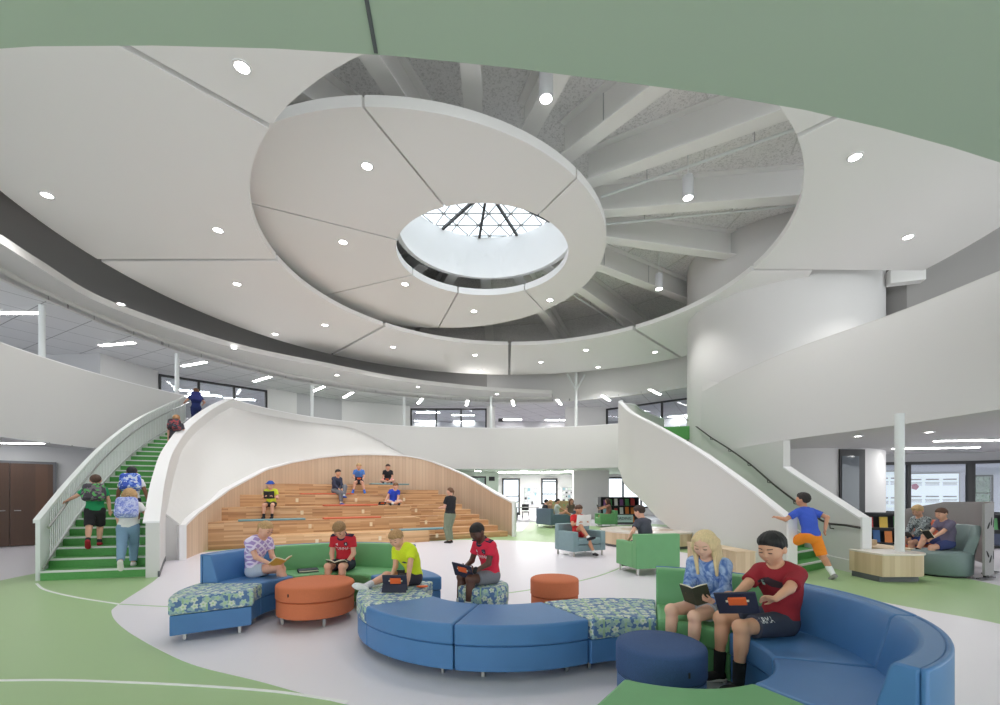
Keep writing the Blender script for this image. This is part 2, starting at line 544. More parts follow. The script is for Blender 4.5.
b = MB(); b.box((-7.24, 10.22, za[0] / 2 + .01), (.2, .14, za[0] + .08), -.62)
struct('trim_7', b, 'cap', 'white end post of the arch beside the foot of the curved wall', 'trim')
# plaster hood between the arch edge and the tall curved wall
def wall_point(px):
    """nearest point of WALLIN seen at column px"""
    best = None
    for i in range(len(WALLIN) - 1):
        a, c = WALLIN[i], WALLIN[i + 1]
        pa, pc = 500 + F * a[0] / a[1], 500 + F * c[0] / c[1]
        if (pa - px) * (pc - px) <= 0 and abs(pc - pa) > 1e-6:
            t = (px - pa) / (pc - pa)
            best = (a[0] + (c[0] - a[0]) * t, a[1] + (c[1] - a[1]) * t)
    return best
rows = []
KEND = max(i for i, p in enumerate(ALC) if 500 + F * p[0] / p[1] < 441)
NA = 150
for i in range(NA):
    s = i / (NA - 1)
    k = s * KEND
    k0 = int(k); t = k - k0
    A = np.array([ALC[k0][j] * (1 - t) + ALC[k0 + 1][j] * t for j in (0, 1)] + [za[k0] * (1 - t) + za[k0 + 1] * t])
    rows.append(A)
# matching points on the tall wall : same fraction of length, from just behind the foot post to the back
W2 = [p for p in WALLIN if p[1] > 10.0]
W2 = [(-7.45, 10.05)] + W2
LW = resample(W2, 400)
iE = min(range(400), key=lambda i: abs(500 + F * LW[i][0] / LW[i][1] - 443) if LW[i][1] > 18 else 1e9)
def wall_top(w):
    return ZT if w[1] > YB else 0.98 + (ZT - 0.98) * (w[1] - YA) / (YB - YA)
HOOD = []
for i, A in enumerate(rows):
    s = i / (NA - 1)
    w = LW[int(s * iE)]
    rr = hypot(w[0] - C0[0], w[1] - C0[1])
    q0 = min(s / .18, 1); q0 = q0 * q0 * (3 - 2 * q0)
    top = (A[2] + .35) * (1 - q0) + (wall_top(w) - .22) * q0
    if s > .72:
        q1 = (s - .72) / .28; q1 = q1 * q1 * (3 - 2 * q1)
        top = top * (1 - q1) + 2.95 * q1
    B = np.array([w[0] + (w[0] - C0[0]) / rr * .06, w[1] + (w[1] - C0[1]) / rr * .06, top])
    prof = []
    for q in np.linspace(0, 1, 9):
        v = .5 * q + .5 * q ** 2.4
        prof.append(tuple(A[:2] * (1 - q) + B[:2] * q) + (A[2] + (B[2] - A[2]) * v,))
    HOOD.append(prof)
b = MB()
nv = 9
b.add([p for pr in HOOD for p in pr], [(i * nv + k, (i + 1) * nv + k, (i + 1) * nv + k + 1, i * nv + k + 1) for i in range(NA - 1) for k in range(nv - 1)])
ho = struct('wall_hood', b, 'white', 'smooth white plaster hood above the learning stair arch', 'wall', sharp=60)
sm = ho.modifiers.new('thick', 'SOLIDIFY'); sm.thickness = 0.02; sm.offset = -1 

b = MB(); b.ribbon([(-7.64, 9.98), (-7.24, 10.24)], 0.0, [za[0] + .48, za[0] + .03], .05, 1)
struct('wall_return', b, 'white', 'short white return between the curved wall and the arch end post', 'wall')
# ---- learning stair : five deep tiers and an aisle of half steps
AL = radians(30)
def uv2xy(u, v):
    return (u * cos(AL) - v * sin(AL), u * sin(AL) + v * cos(AL))
VK = [13.35 + .87 * k for k in range(5)]
UL = [0.62, -1.28, -0.75, -0.1, 0.85]
ls = thing('learning_stair', 'broad oak tiered seating stair filling the arched maple alcove', 'tiered seating', uv2xy(2, 14) + (0,), kind=None)
def ltier(name, u0, u1, v0, v1, z, m):
    b = MB()
    c = uv2xy((u0 + u1) / 2, (v0 + v1) / 2)
    b.box((c[0] - ls.location.x, c[1] - ls.location.y, z / 2), (u1 - u0, v1 - v0, z), AL)
    return obj(name, b, m, ls, bevel=.008)
for k in range(5):
    u1 = 5.15
    ltier('tier', UL[k], u1, VK[k], (VK[k + 1] + .02) if k < 4 else VK[4] + 1.35, .37 * (k + 1), 'blocklight' if k == 0 else 'block')
for i in range(9):
    v0 = 13.62 + .435 * i
    ltier('aisle_step', 5.16, 8.18 - .15 * i, v0, v0 + .5 if i < 8 else v0 + 1.2, .185 * (i + 1), 'block')
def on_tier(px, py, k, z=None):
    """world point of a pixel on top of tier k (1 based) : the ray met with the tier's height, or its front edge if too flat"""
    return atz(px, py, .37 * k)
def tier_pt(px, k, dv):
    """the point of tier k, dv behind its front edge, in the column px"""
    s = (px - 500) / F
    v = VK[k - 1] + dv
    # -x sinA + y cosA = v, x = s y
    y = v / (cos(AL) - s * sin(AL))
    return (s * y, y, .37 * k)
# seat pads lying on the tiers
def pad(px0, px1, k, m, label, dv=.2):
    a, c = tier_pt(px0, k, dv), tier_pt(px1, k, dv)
    L = hypot(a[0] - c[0], a[1] - c[1])
    b = MB(); b.box((0, 0, .025), (L, .36, .05), 0)
    o = obj('seat_pad', b, m, None, ((a[0] + c[0]) / 2, (a[1] + c[1]) / 2, .37 * k), AL, bevel=.02, seg=3)
    tag(o, label, 'cushion', 'seat pads on the learning stair')
M['padteal'] = mat('teal_pad_vinyl', rgb(110, 152, 160), 0.5)
M['padorange'] = mat('orange_pad_vinyl', rgb(205, 100, 66), 0.5)
pad(238, 305, 2, 'padteal', 'long teal seat pad on the second tier below the boy in the blue hat')
pad(392, 445, 1, 'padteal', 'teal seat pad on the lowest tier beside the standing woman')
pad(370, 408, 5, 'padteal', 'teal seat pad on the topmost tier under the girl in black')
pad(323, 380, 2, 'padorange', 'orange seat pad on the second tier, right of the long teal pad')
pad(323, 377, 3, 'padorange', 'orange seat pad on the third tier, under the feet of the boy in navy hoodie')
pad(300, 353, 4, 'padorange', 'orange seat pad on the fourth tier, where the boy in navy hoodie sits')
M['plate'] = mat('ivory_plate', rgb(232, 214, 184), 0.5)
ORD = ['lowest', 'second', 'third', 'fourth', 'topmost']
for k, xs in ((1, (317, 380, 437)), (2, (310, 371, 426)), (3, (302, 363, 416)), (4, (297, 356, 404))):
    for j, px in enumerate(xs):
        p = tier_pt(px, k, -.004)
        b = MB(); b.box((0, 0, 0), (.085, .012, .125))
        o = obj('outlet_plate', b, 'plate', None, (p[0], p[1], .37 * k - .185), AL, bevel=.003)
        tag(o, 'ivory outlet plate on the %s tier face, %s of three from the hooded boy\'s end' % (ORD[k - 1], ('first', 'second', 'third')[j]), 'outlet', 'outlet plates on the tier faces')

# ---- staircases
def staircase(name, label, inner, outer, n, wlab):
    """treads between two plan lines of equal parameter"""
    I = resample(inner, n + 1); O = resample(outer, n + 1)
    st = thing(name, label, 'staircase', I[0] + (0,))
    bx, by = I[0]
    rise = Z2 / n
    for k in range(n):
        z = rise * (k + 1)
        p = [I[k], I[k + 1], O[k + 1], O[k]]
        p = [(q[0] - bx, q[1] - by) for q in p]
        b = MB(); b.prism([p[0], p[1], p[2], p[3]], max(z - .34, 0), z)
        s = obj('step', b, 'stairgreen', st)
        d = np.array(p[1]) - np.array(p[0]); d /= np.linalg.norm(d)
        e = np.array(p[2]) - np.array(p[3]); e /= np.linalg.norm(e)
        b = MB()
        b.prism([tuple(np.array(p[0]) - d * .012), tuple(np.array(p[0]) + d * .05), tuple(np.array(p[3]) + e * .05), tuple(np.array(p[3]) - e * .012)], z - .028, z + .004)
        obj('nosing', b, 'nosing', s)
    return st, I, O
NST = 25
INL = [p for p in WALLIN if p[1] <= 17.41]
INL = [(p[0] - .2, p[1] + .06) for p in INL]
OUTL = spline([(-7.92, 7.75), (-9.0, 9.6), (-10.05, 11.6), (-11.0, 13.9), (-11.75, 16.85)], 12)
stL, IL, OL = staircase('green_staircase', 'curved green staircase with white nosings rising beside the white fin railing', INL, OUTL, NST, '')
# railing on its open side
NR = 92
RO = resample(OUTL, NR)
def zL(i, n):
    return Z2 * i / (n - 1)
rl = thing('stair_railing', 'white fin railing with steel handrail along the curved green stair', 'railing', RO[0] + (0,))
ox, oy = RO[0]
def rel(P): return [(p[0] - ox, p[1] - oy) for p in P]
RR = rel(RO)
zz = [zL(i, NR) for i in range(NR)]
b = MB(); b.ribbon(RR, [z + 1.0 for z in zz], [z + 1.06 for z in zz], .09, 1)
obj('top_rail', b, 'railwhite', rl)
b = MB(); b.ribbon(RR, [max(z - .22, 0) for z in zz], [z + .16 for z in zz], .035, 1)
obj('stringer', b, 'railwhite', rl)
for i in range(4, NR, 1):
    x, y = RR[i]
    a = atan2(RR[min(i + 1, NR - 1)][1] - RR[i - 1][1], RR[min(i + 1, NR - 1)][0] - RR[i - 1][0])
    b = MB(); b.box((x - sin(a) * .03, y + cos(a) * .03, zz[i] + .57), (.05, .012, .9), a)
    obj('fin', b, 'railwhite', rl)
b = MB(); b.ribbon(RR[:5], 0.0, [z + .995 for z in zz[:5]], .06, 1)
obj('end_panel', b, 'railwhite', rl)
hr = [(p[0] + .13, p[1] - .06, z + .82) for p, z in zip(RR, zz)]
b = MB(); b.tube(hr[2:], .02, 8)
obj('handrail', b, 'steel', rl)
b = MB(); b.tube([(p[0] + .1, p[1] - .05, z + .22) for p, z in zip(RR, zz)], .014, 6)
obj('lower_rail', b, 'steel', rl)
# handrail on the inner wall of the same stair
hw = resample(INL, 60)
b = MB(); b.tube([(p[0] - .07, p[1], Z2 * i / 59 + .85) for i, p in enumerate(hw) if i < 56], .02, 8)
tag(obj('wall_handrail', b, 'steel'), 'steel handrail fixed along the inner white wall of the green stair', 'handrail')

# right stair
GI = spline([(5.32, 8.33), (5.37, 10.2), (5.28, 12.4), (4.98, 14.6), (4.68, 16.2), (4.72, 17.9)], 12)
def zo(y): return 4.1 * min(max((y - 9.2) / 9.8, 0), 1)
def zgr(y): return 4.1 * min(max((y - 8.33) / (17.95 - 8.33), 0), 1)
zgt = [1.02 + zgr(p[1]) * (ZT - 1.02) / 4.1 for p in GI]
zgb = [interp(p[1], [8.33, 12.5, 13.4, 14.4, 15.1, 15.7, 17.0, 17.9], [0, 0, .4, .76, 1.13, 1.46, 1.9, 2.5]) for p in GI]
b = MB(); b.ribbon(GI, zgb, zgt, .13, -1)
struct('wall_stair', b, 'white', 'white sloping guard wall in front of the second green stair', 'wall')
b = MB(); b.ribbon([(p[0] - .015, p[1]) for p in GI], [z - .001 for z in zgt], [z + .035 for z in zgt], .16, -1)
struct('trim_8', b, 'cap', 'white sloping cap on the guard wall of the second green stair', 'trim')
b = MB(); b.box((5.385, 8.30, .525), (.17, .05, 1.09))
struct('trim_9', b, 'cap', 'white end post at the foot of the second green stair', 'trim')
CURL = spline([(4.72, 17.85), (4.86, 18.35), (5.5, 18.75), (6.3, 20.2), (8.0, 22.3)], 10)
b = MB(); b.ribbon(CURL, 2.5, ZT, .13, -1)
struct('wall_landing', b, 'white', 'white guard curling back round the upper landing', 'wall')
b = MB(); b.ribbon(CURL, ZT - .001, ZT + .035, .16, -1)
struct('trim_10', b, 'cap', 'white cap on the guard curling round the upper landing', 'trim')
LW_ = spline([(6.68, 8.33), (6.86, 10.9), (7.10, 12.6), (7.20, 14.0), (7.21, 15.2), (7.38, 17.4)], 12)
zlt = [1.02 + zgr(p[1]) * (ZT - 1.02) / 4.1 if p[1] < 10.95 else ZS + .02 for p in LW_]
lowp = [i for i, p in enumerate(LW_) if p[1] < 10.95]
A1 = LW_[:len(lowp)]
b = MB(); b.ribbon(A1, 0.0, zlt[:len(lowp)], .16, -1)
struct('wall_low', b, 'white', 'low sloping white wall with handrail beside the second green stair', 'wall')
b = MB(); b.ribbon([(p[0] - .01, p[1]) for p in A1], [z - .001 for z in zlt[:len(A1)]], [z + .035 for z in zlt[:len(A1)]], .19, -1)
struct('trim_11', b, 'cap', 'white cap on the low sloping wall beside the second green stair', 'trim')
b = MB(); b.box((6.75, 8.30, .53), (.17, .05, 1.08))
struct('trim_12', b, 'cap', 'white end post of the low sloping wall', 'trim')
A2 = LW_[len(lowp) - 1:]
b = MB()
GRpx = [(p[0] / p[1], p[1]) for p in GRF][::-1]
ZA2 = [min(CZ + 1.405 * p[1] / interp(p[0] / p[1], [g[0] for g in GRpx], [g[1] for g in GRpx]), ZS + .06) for p in A2]
b.ribbon(A2, 0.0, ZA2, .16, -1)
struct('wall_outer', b, 'white', 'white wall rising beside the second green stair into the round tower', 'wall')
b = MB(); b.ribbon(GR2, ZS, ZT, .2, -1)
struct('wall_right_end', b, 'white', 'white surface where the balcony guard dissolves into the round tower', 'wall')
FA = [(p[0], p[1], ZT - .01) for p in GR2]
FB = []
for p in GR2:
    q = min((p[1] - GR2[0][1]) / 2.4, 1); xt = CT[0] - sqrt(max(RT * RT - (p[1] - CT[1]) ** 2, 0)) + .02
    FB.append((p[0] + (xt - p[0]) * q, p[1], ZT + .8 * q))
rows_ = [[tuple(np.array(a_) + (np.array(b_) - np.array(a_)) * V_) for a_, b_ in zip(FA, FB)] for V_ in [np.array([q, 0, q ** 2.2]) for q in np.linspace(0, 1, 9)]]
b = MB(); nn_ = len(FA)
b.add([p for r in rows_ for p in r], [(j * nn_ + i, j * nn_ + i + 1, (j + 1) * nn_ + i + 1, (j + 1) * nn_ + i) for j in range(8) for i in range(nn_ - 1)])
fo = struct('wall_fairing', b, 'white', 'smooth white surface blending the balcony guard into the round tower', 'wall', sharp=60)
INR = [(p[0] + .13, p[1]) for p in GI]
OUTR = [p for p in LW_ if p[1] >= 9.2] + [(7.42, 18.0), (7.72, 19.0)]
stR, IR, OR = staircase('green_staircase', 'green staircase climbing between two white walls, where the boy in orange shorts runs', INR, OUTR, NST, '')
b = MB(); b.ribbon([(p[0] - .0, p[1]) for p in LW_], [max(zo(p[1]) - .2, 0) for p in LW_], [zo(p[1]) + .24 for p in LW_], .03, 1)
struct('trim_13', b, 'white', 'white sloping stringer band along the second green stair', 'trim')
hp = [(p[0] - .08, p[1], zo(p[1]) + .9) for p in resample(LW_ + [(7.42, 18.0)], 40)][1:]
hp = [(hp[0][0], hp[0][1] - .3, hp[0][2] - .02)] + hp
wr = thing('wall_handrail', 'dark bronze handrail on brackets climbing the wall of the second green stair', 'handrail', hp[0])
R_ = lambda p: (p[0] - hp[0][0], p[1] - hp[0][1], p[2] - hp[0][2])
b = MB(); b.tube([R_(p) for p in hp], .022, 8)
obj('rail', b, 'darksteel', wr)
for i in range(3, 40, 5):
    p = hp[i]
    b = MB(); b.tube([R_((p[0] + .085, p[1], p[2] - .1)), R_((p[0] + .01, p[1], p[2] - .09)), R_((p[0], p[1], p[2] - .01))], .011, 6)
    b2 = MB(); b2.lathe([(.035, 0), (.035, .02)], n=12)
    br = obj('bracket', b, 'darksteel', wr)
b = MB(); b.prism([(4.9, 17.85), (7.3, 17.2), (9.2, 20), (9, 24), (7.4, 23.2), (6.2, 20.4), (5.5, 18.9)], 3.6, Z2)
struct('floor_landing', b, 'stairgreen', 'green landing floor at the head of the second stair', 'floor')

# round tower
b = MB(); b.lathe([(RT, 0), (RT, ZDECK)], CT + (0,), 96)
struct('wall_tower', b, 'white', 'white round tower rising through the ceiling clouds', 'wall')
# ================================================================== CEILING CLOUDS
H2, H3 = 6.65, 7.15
def ah(px, py, H):
    Y = F * H / (HZ - py)
    return ((px - 500) / F * Y, Y)
def ang(c, p): return math.degrees(atan2(p[1] - c[1], p[0] - c[0])) % 360
def cloud(H, th, ci, Ri, co, Ro, gaps, g, names, labels, m='cloud', taper=0):
    """panels of a flat ring between two circles; gaps: list of (inner angle, outer angle) going round, g: gap width in metres"""
    out = []
    n = len(gaps)
    for k in range(n):
        ia, oa = gaps[k]; ib, ob = gaps[(k + 1) % n]
        if ib <= ia: ib += 360
        if ob <= oa: ob += 360
        gi, go = math.degrees(g / Ri) / 2, math.degrees(g / Ro) / 2
        N = max(int((ib - ia) / 2), 8)
        I = [on(ci, Ri, ia + gi + (ib - ia - 2 * gi) * j / N) for j in range(N + 1)]
        O = [on(co, Ro if not taper or k != 0 else Ro - taper * (1 - j / N), oa + go + (ob - oa - 2 * go) * j / N) for j in range(N + 1)]
        z0, z1 = CZ + H, CZ + H + th
        b = MB()
        m_ = N + 1
        vs = [(p[0], p[1], z0) for p in I] + [(p[0], p[1], z0) for p in O] + [(p[0], p[1], z1) for p in I] + [(p[0], p[1], z1) for p in O]
        fs = []
        for j in range(N):
            fs += [(j, j + 1, m_ + j + 1, m_ + j), (2 * m_ + j, 3 * m_ + j, 3 * m_ + j + 1, 2 * m_ + j + 1),
                   (j, 2 * m_ + j, 2 * m_ + j + 1, j + 1), (m_ + j, m_ + j + 1, 3 * m_ + j + 1, 3 * m_ + j)]
        fs += [(0, m_, 3 * m_, 2 * m_), (N, 2 * m_ + N, 3 * m_ + N, m_ + N)]
        b.add(vs, fs)
        o = obj(names, b, m)
        tag(o, labels[k % len(labels)], 'ceiling panel', 'suspended ceiling clouds')
        out.append(o)
    return out
c2i, r2i = (0.57, 13.2), 6.92
c2o, r2o = (0.6, 13.1), 12.0
G2 = [((752, 270), (880, 271)), ((632, 328), (680, 357)), ((510, 343), (509, 376)), ((389, 324), (335, 353)), ((280, 260), (82, 260)), ((262, 122), (118, 42))]
g2 = []
for a, o in G2:
    g2.append((ang(c2i, ah(*a, H2)), ang(c2o, ah(*o, H2))))
g2.append((258, 258)); 
gg = (ang(c2i, ah(793, 138, H2)), ang(c2o, ah(835, 115, H2)))
g2.append(gg)
g2.sort()
L2 = ['outer cloud panel with pale underside running behind the round tower', 'outer cloud panel over the far balcony, next to the tower', 'outer cloud panel over the far balcony with three downlights',
      'outer cloud panel over the learning stair', 'large outer cloud panel over the railing stair', 'outer cloud panel partly hidden by the sage green underside', 'outer cloud panel directly overhead', 'outer cloud panel above the plain white guard']
L2 = ['large white outer ceiling panel beside the round tower, with two downlights', 'outer ceiling panel cut by the round tower', 'outer ceiling panel over the back balcony, nearest the round tower', 'outer ceiling panel over the back balcony, left of the dark split',
      'outer ceiling panel above the learning stair arch, with a row of downlights', 'largest outer ceiling panel, above the green railing stair', 'outer ceiling panel with one bright downlight, cut off by the green underside', 'outer ceiling panel tucked behind the green underside']
# order the labels by panel : first panel after sorting starts at the smallest inner angle
names2 = {}
pan2 = cloud(H2, .16, c2i, r2i, c2o, r2o, g2, .13, 'ceiling_panel', [''] * 9, taper=3.3)
for k, o in enumerate(pan2):
    mid = (g2[k][0] + (g2[(k + 1) % len(g2)][0] + (360 if k == len(g2) - 1 else 0))) / 2 % 360
    o['label'] = ('outer ceiling panel cut by the round tower' if mid < 45 else
                  'outer ceiling panel over the back balcony, next to the one the tower cuts' if mid < 80 else
                  'outer ceiling panel over the back balcony, left of the dark split' if mid < 115 else
                  'outer ceiling panel above the learning stair arch with a row of downlights' if mid < 165 else
                  'largest outer ceiling panel, above the green railing stair' if mid < 215 else
                  'outer ceiling panel with one bright downlight, cut off by the green underside' if mid < 250 else
                  'sliver of outer ceiling panel behind the green underside, beside the pendant lights' if mid < 318 else
                  'large outer ceiling panel with two downlights, above the right balcony guard')
c3o, r3o = (-2.42, 13.85), 5.54
c3i, r3i = (-.52, 13.62), 2.56
G3 = [((362, 104), (442, 203)), ((252, 207), (398, 240)), ((335, 290), (412, 275)), ((438, 327), (460, 290)), ((545, 311), (527, 292)), ((578, 177), (545, 210))]
g3 = sorted((ang(c3i, ah(*i, H3)), ang(c3o, ah(*o, H3))) for o, i in G3)
pan3 = cloud(H3, .22, c3i, r3i, c3o, r3o, g3, .055, 'ceiling_panel', [''] * 9)
for k, o in enumerate(pan3):
    mid = (g3[k][0] + (g3[(k + 1) % len(g3)][0] + (360 if k == len(g3) - 1 else 0))) / 2 % 360
    o['label'] = ('inner ceiling panel on the narrow side by the exposed beams' if mid < 50 or mid > 330 else
                  'inner ceiling panel nearest the back balcony, below the skylight drum' if mid < 100 else
                  'inner ceiling panel between skylight and learning stair, with one downlight' if mid < 150 else
                  'inner ceiling panel shaded by the largest outer panel' if mid < 190 else
                  'large inner ceiling panel with a bright downlight, left of the skylight' if mid < 240 else
                  'large plain inner ceiling panel in front of the skylight')
# crescent soffit band above the upper gallery
HB = CZ + 5.57
BO = spline([ah(x, y, 5.57) for x, y in ((-60, 236), (0, 267), (40, 287), (110, 318), (180, 344), (250, 364), (312, 378), (400, 391), (480, 397), (552, 397))], 8)
BI = spline([ah(x, y, 5.57) for x, y in ((-60, 207), (0, 243), (40, 268), (100, 303), (180, 332), (250, 352), (320, 366), (400, 381), (480, 390), (552, 394))], 8)
b = MB(); b.prism(BI + BO[::-1], HB, HB + .2)
struct('trim_14', b, 'white', 'crescent white soffit band above the upper gallery', 'ceiling')
BW = [p for p in BO]
b = MB(); b.ribbon(BW, ZTILE - .02, HB + .25, .1, 1)
struct('trim_15', b, 'fascia', 'grey step between soffit band and gallery ceiling', 'trim')
# back bulkhead wall above the gallery ceiling
BK = [on(C0, 13.3, a) for a in np.linspace(20, 92, 40)]
b = MB(); b.ribbon(BK, ZTILE - .02, ZDECK, .15, -1)
struct('wall_bulkhead', b, 'white', 'white curved bulkhead above the far gallery ceiling', 'wall')
BK2 = [on(C0, 13.3, a) for a in np.linspace(92, 215, 60)]
b = MB(); b.ribbon(BK2, HB + .2, ZDECK, .15, -1)
struct('wall_bulkhead_left', b, 'grey', 'curved bulkhead behind the soffit band, its shade painted in grey', 'wall')  # grey colour stands in for the shade in the unlit gap
# gallery tile ceiling
BO_ = [p for p in BO][::-1]
aE = ang(C0, BO_[0]); aS = ang(C0, BO_[-1])
GT = [on(C0, 13.3, a) for a in np.linspace(-2, aE - 1, 40)] + BO_ + [on(C0, 13.3, a) for a in np.linspace(aS + 2, 230, 12)]
b = MB(); b.prism(GT + [on(C0, 27, a) for a in np.linspace(230, -2, 40)], ZTILE, ZTILE + .12)
struct('ceiling_gallery', b, 'tile', 'white tiled ceiling over the upper gallery', 'ceiling')

# ================================================================== ROOF : beams, deck, skylight
CD, RD = (-.38, 13.6), 2.62
b = MB()
N = 72
ri = [on(CD, RD + .12, 360 * k / N) for k in range(N)]; ro = [on(CD, 30, 360 * k / N) for k in range(N)]
vs = [(p[0], p[1], ZDECK) for p in ri] + [(p[0], p[1], ZDECK) for p in ro] + [(p[0], p[1], ZDECK + .2) for p in ri] + [(p[0], p[1], ZDECK + .2) for p in ro]
fs = []
for k in range(N):
    j = (k + 1) % N
    fs += [(k, j, N + j, N + k), (2 * N + k, 3 * N + k, 3 * N + j, 2 * N + j), (k, 2 * N + k, 2 * N + j, j), (N + k, N + j, 3 * N + j, 3 * N + k)]
b.add(vs, fs)
struct('ceiling_deck', b, 'deck', 'speckled acoustic roof deck between the radial beams', 'ceiling')
ZBM = 9.42
for k in range(18):
    a = radians(90 + 20 * k + (3 if k in (13, 14, 15) else 0))
    CD = (-.55, 13.15)
    L0, L1 = 3.25, 13.6
    Lm, Ln = (L0 + L1) / 2, L1 - L0
    b = MB()
    w, tf, tw = .19, .035, .012
    sec = [(-w, ZBM), (w, ZBM), (w, ZBM + tf), (tw, ZBM + tf), (tw, ZDECK - tf), (w, ZDECK - tf), (w, ZDECK), (-w, ZDECK), (-w, ZDECK - tf), (-tw, ZDECK - tf), (-tw, ZBM + tf), (-w, ZBM + tf)]
    vs = []
    for L in (L0, L1):
        for s, z in sec:
            vs.append((CD[0] + L * cos(a) - s * sin(a), CD[1] + L * sin(a) + s * cos(a), z))
    n = len(sec)
    b.add(vs, [tuple(range(n - 1, -1, -1)), tuple(range(n, 2 * n))] + [(i, (i + 1) % n, n + (i + 1) % n, n + i) for i in range(n)])
    struct('beam_%d' % (k + 1), b, 'beam', 'white steel roof beam radiating from the skylight drum, number %s round' % (k + 1), 'beam')
    # deck joints: thin ribs across the bay, two per bay
    a2 = a + radians(10)
    for d in (6.0, 8.1, 10.2):
        wj = d * math.tan(radians(9.0)) * 2
        b = MB(); b.box((CD[0] + d * cos(a2), CD[1] + d * sin(a2), ZDECK - .008), (.03, wj, .016), a2)
        struct('trim_%d' % (100 + k * 3 + int(d) % 3), b, 'fascia', 'pale joint strip across the roof deck bay', 'trim')
CD = (-.38, 13.6)
# sprinkler pipes beside some beams
for k, (da, s) in enumerate(((-9.5, .36), (-31, .36), (33.5, -.36), (-51, -.36), (50, .36))):
    a = radians(da)
    P = []
    for L in (RD + .8, 7, 13):
        P.append((CD[0] + L * cos(a) - s * sin(a), CD[1] + L * sin(a) + s * cos(a), ZBM + .1))
    pp = thing('sprinkler_pipe', 'thin white sprinkler pipe beside the roof beam %s' % ('level with the middle pendant', 'above the middle pendant', 'beyond the lowest pendant', 'by the highest pendant', 'next to the inner panels')[k], 'pipe', P[0])
    b = MB(); b.tube([tuple(np.array(q) - np.array(P[0])) for q in P], .035, 8)
    obj('pipe', b, 'railwhite', pp)
    for L in np.arange(RD + 2, 12.5, 2.4):
        q = (CD[0] + L * cos(a) - s * sin(a) - P[0][0], CD[1] + L * sin(a) + s * cos(a) - P[0][1], 0)
        b = MB(); b.tube([(q[0], q[1], .02), (q[0], q[1], ZDECK - P[0][2])], .012, 6)
        obj('hanger', b, 'midgrey', pp)
# drum
ZG = 10.75
b = MB()
P = [on(CD, RD, 360 * k / 72) for k in range(73)]
b.ribbon(P, 9.3, ZG, .15, -1)
M['drum'] = mat('bright_white_drum_paint', rgb(246, 246, 246), .7)
struct('wall_drum', b, 'drum', 'white skylight drum below the glass', 'wall')
# skylight lattice: a glazed disc with triangular bars and black radial ribs
RG = RD + .02
sk = thing('skylight', 'round white skylight with a triangular bar lattice and black ribs', 'skylight', CD + (ZG,), kind='structure')
b = MB(); b.lathe([(RG + .1, 0.05), (RG + .1, .06)], n=64)
obj('glass_disc', b, 'glass', sk)
M['latt'] = mat('grey_lattice_bar', rgb(150, 152, 152), 0.5)
b = MB()
step = .74
def clip(p, q):
    """part of segment pq inside the circle RG"""
    p, q = np.array(p), np.array(q)
    d = q - p
    A_ = d @ d; B_ = 2 * p @ d; C_ = p @ p - RG * RG
    D = B_ * B_ - 4 * A_ * C_
    if D <= 0: return None
    t0, t1 = (-B_ - sqrt(D)) / (2 * A_), (-B_ + sqrt(D)) / (2 * A_)
    return p + d * t0, p + d * t1
for th in (0, 60, 120):
    d = np.array([cos(radians(th)), sin(radians(th))]); nn = np.array([-d[1], d[0]])
    for k in range(-5, 6):
        r = clip(nn * k * step * .866 - d * 5, nn * k * step * .866 + d * 5)
        if r:
            m_ = (r[0] + r[1]) / 2; L = float(np.linalg.norm(r[1] - r[0]))
            b.box((m_[0], m_[1], .02), (L, .026, .04), radians(th))
obj('lattice', b, 'latt', sk)
for k in range(6):
    a = radians(8 + 30 * k)
    b = MB(); b.box((0, 0, -.02), (2 * RG - .02, .085, .08), a)
    obj('rib', b, 'dark', sk)

# ================================================================== LAMPS
def spot(parent, loc, watts, size, blend=.6, r=.06):
    l = bpy.data.lights.new('downlight_spot', 'SPOT')
    l.energy = watts; l.spot_size = size; l.spot_blend = blend; l.shadow_soft_size = r
    l.color = (1, .985, .96)
    o = bpy.data.objects.new('spot', l); COL.objects.link(o)
    o.parent = parent; o.location = loc
    return o
def downlight(px, py, H, label, R=.105, watts=170):
    x, y = ah(px, py, H)
    t = thing('downlight', label, 'downlight', (x, y, CZ + H), group='recessed downlights')
    b = MB(); b.lathe([(R, -.006), (R + .035, -.006), (R + .035, .006), (R, .006)], n=24)
    b = MB()
    n = 24
    vs = []
    for r, z in ((R, .004), (R, -.012), (R + .035, -.012), (R + .035, .004)):
        vs += [(r * cos(2 * pi * k / n), r * sin(2 * pi * k / n), z) for k in range(n)]
    b.add(vs, [(i * n + k, i * n + (k + 1) % n, ((i + 1) % 4) * n + (k + 1) % n, ((i + 1) % 4) * n + k) for i in range(4) for k in range(n)])
    obj('trim_ring', b, 'trimring', t)
    b = MB(); b.lathe([(R, -.006), (R, .002)], n=24)
    obj('lens', b, 'lamp', t)
    spot(t, (0, 0, -.05), watts, radians(125))
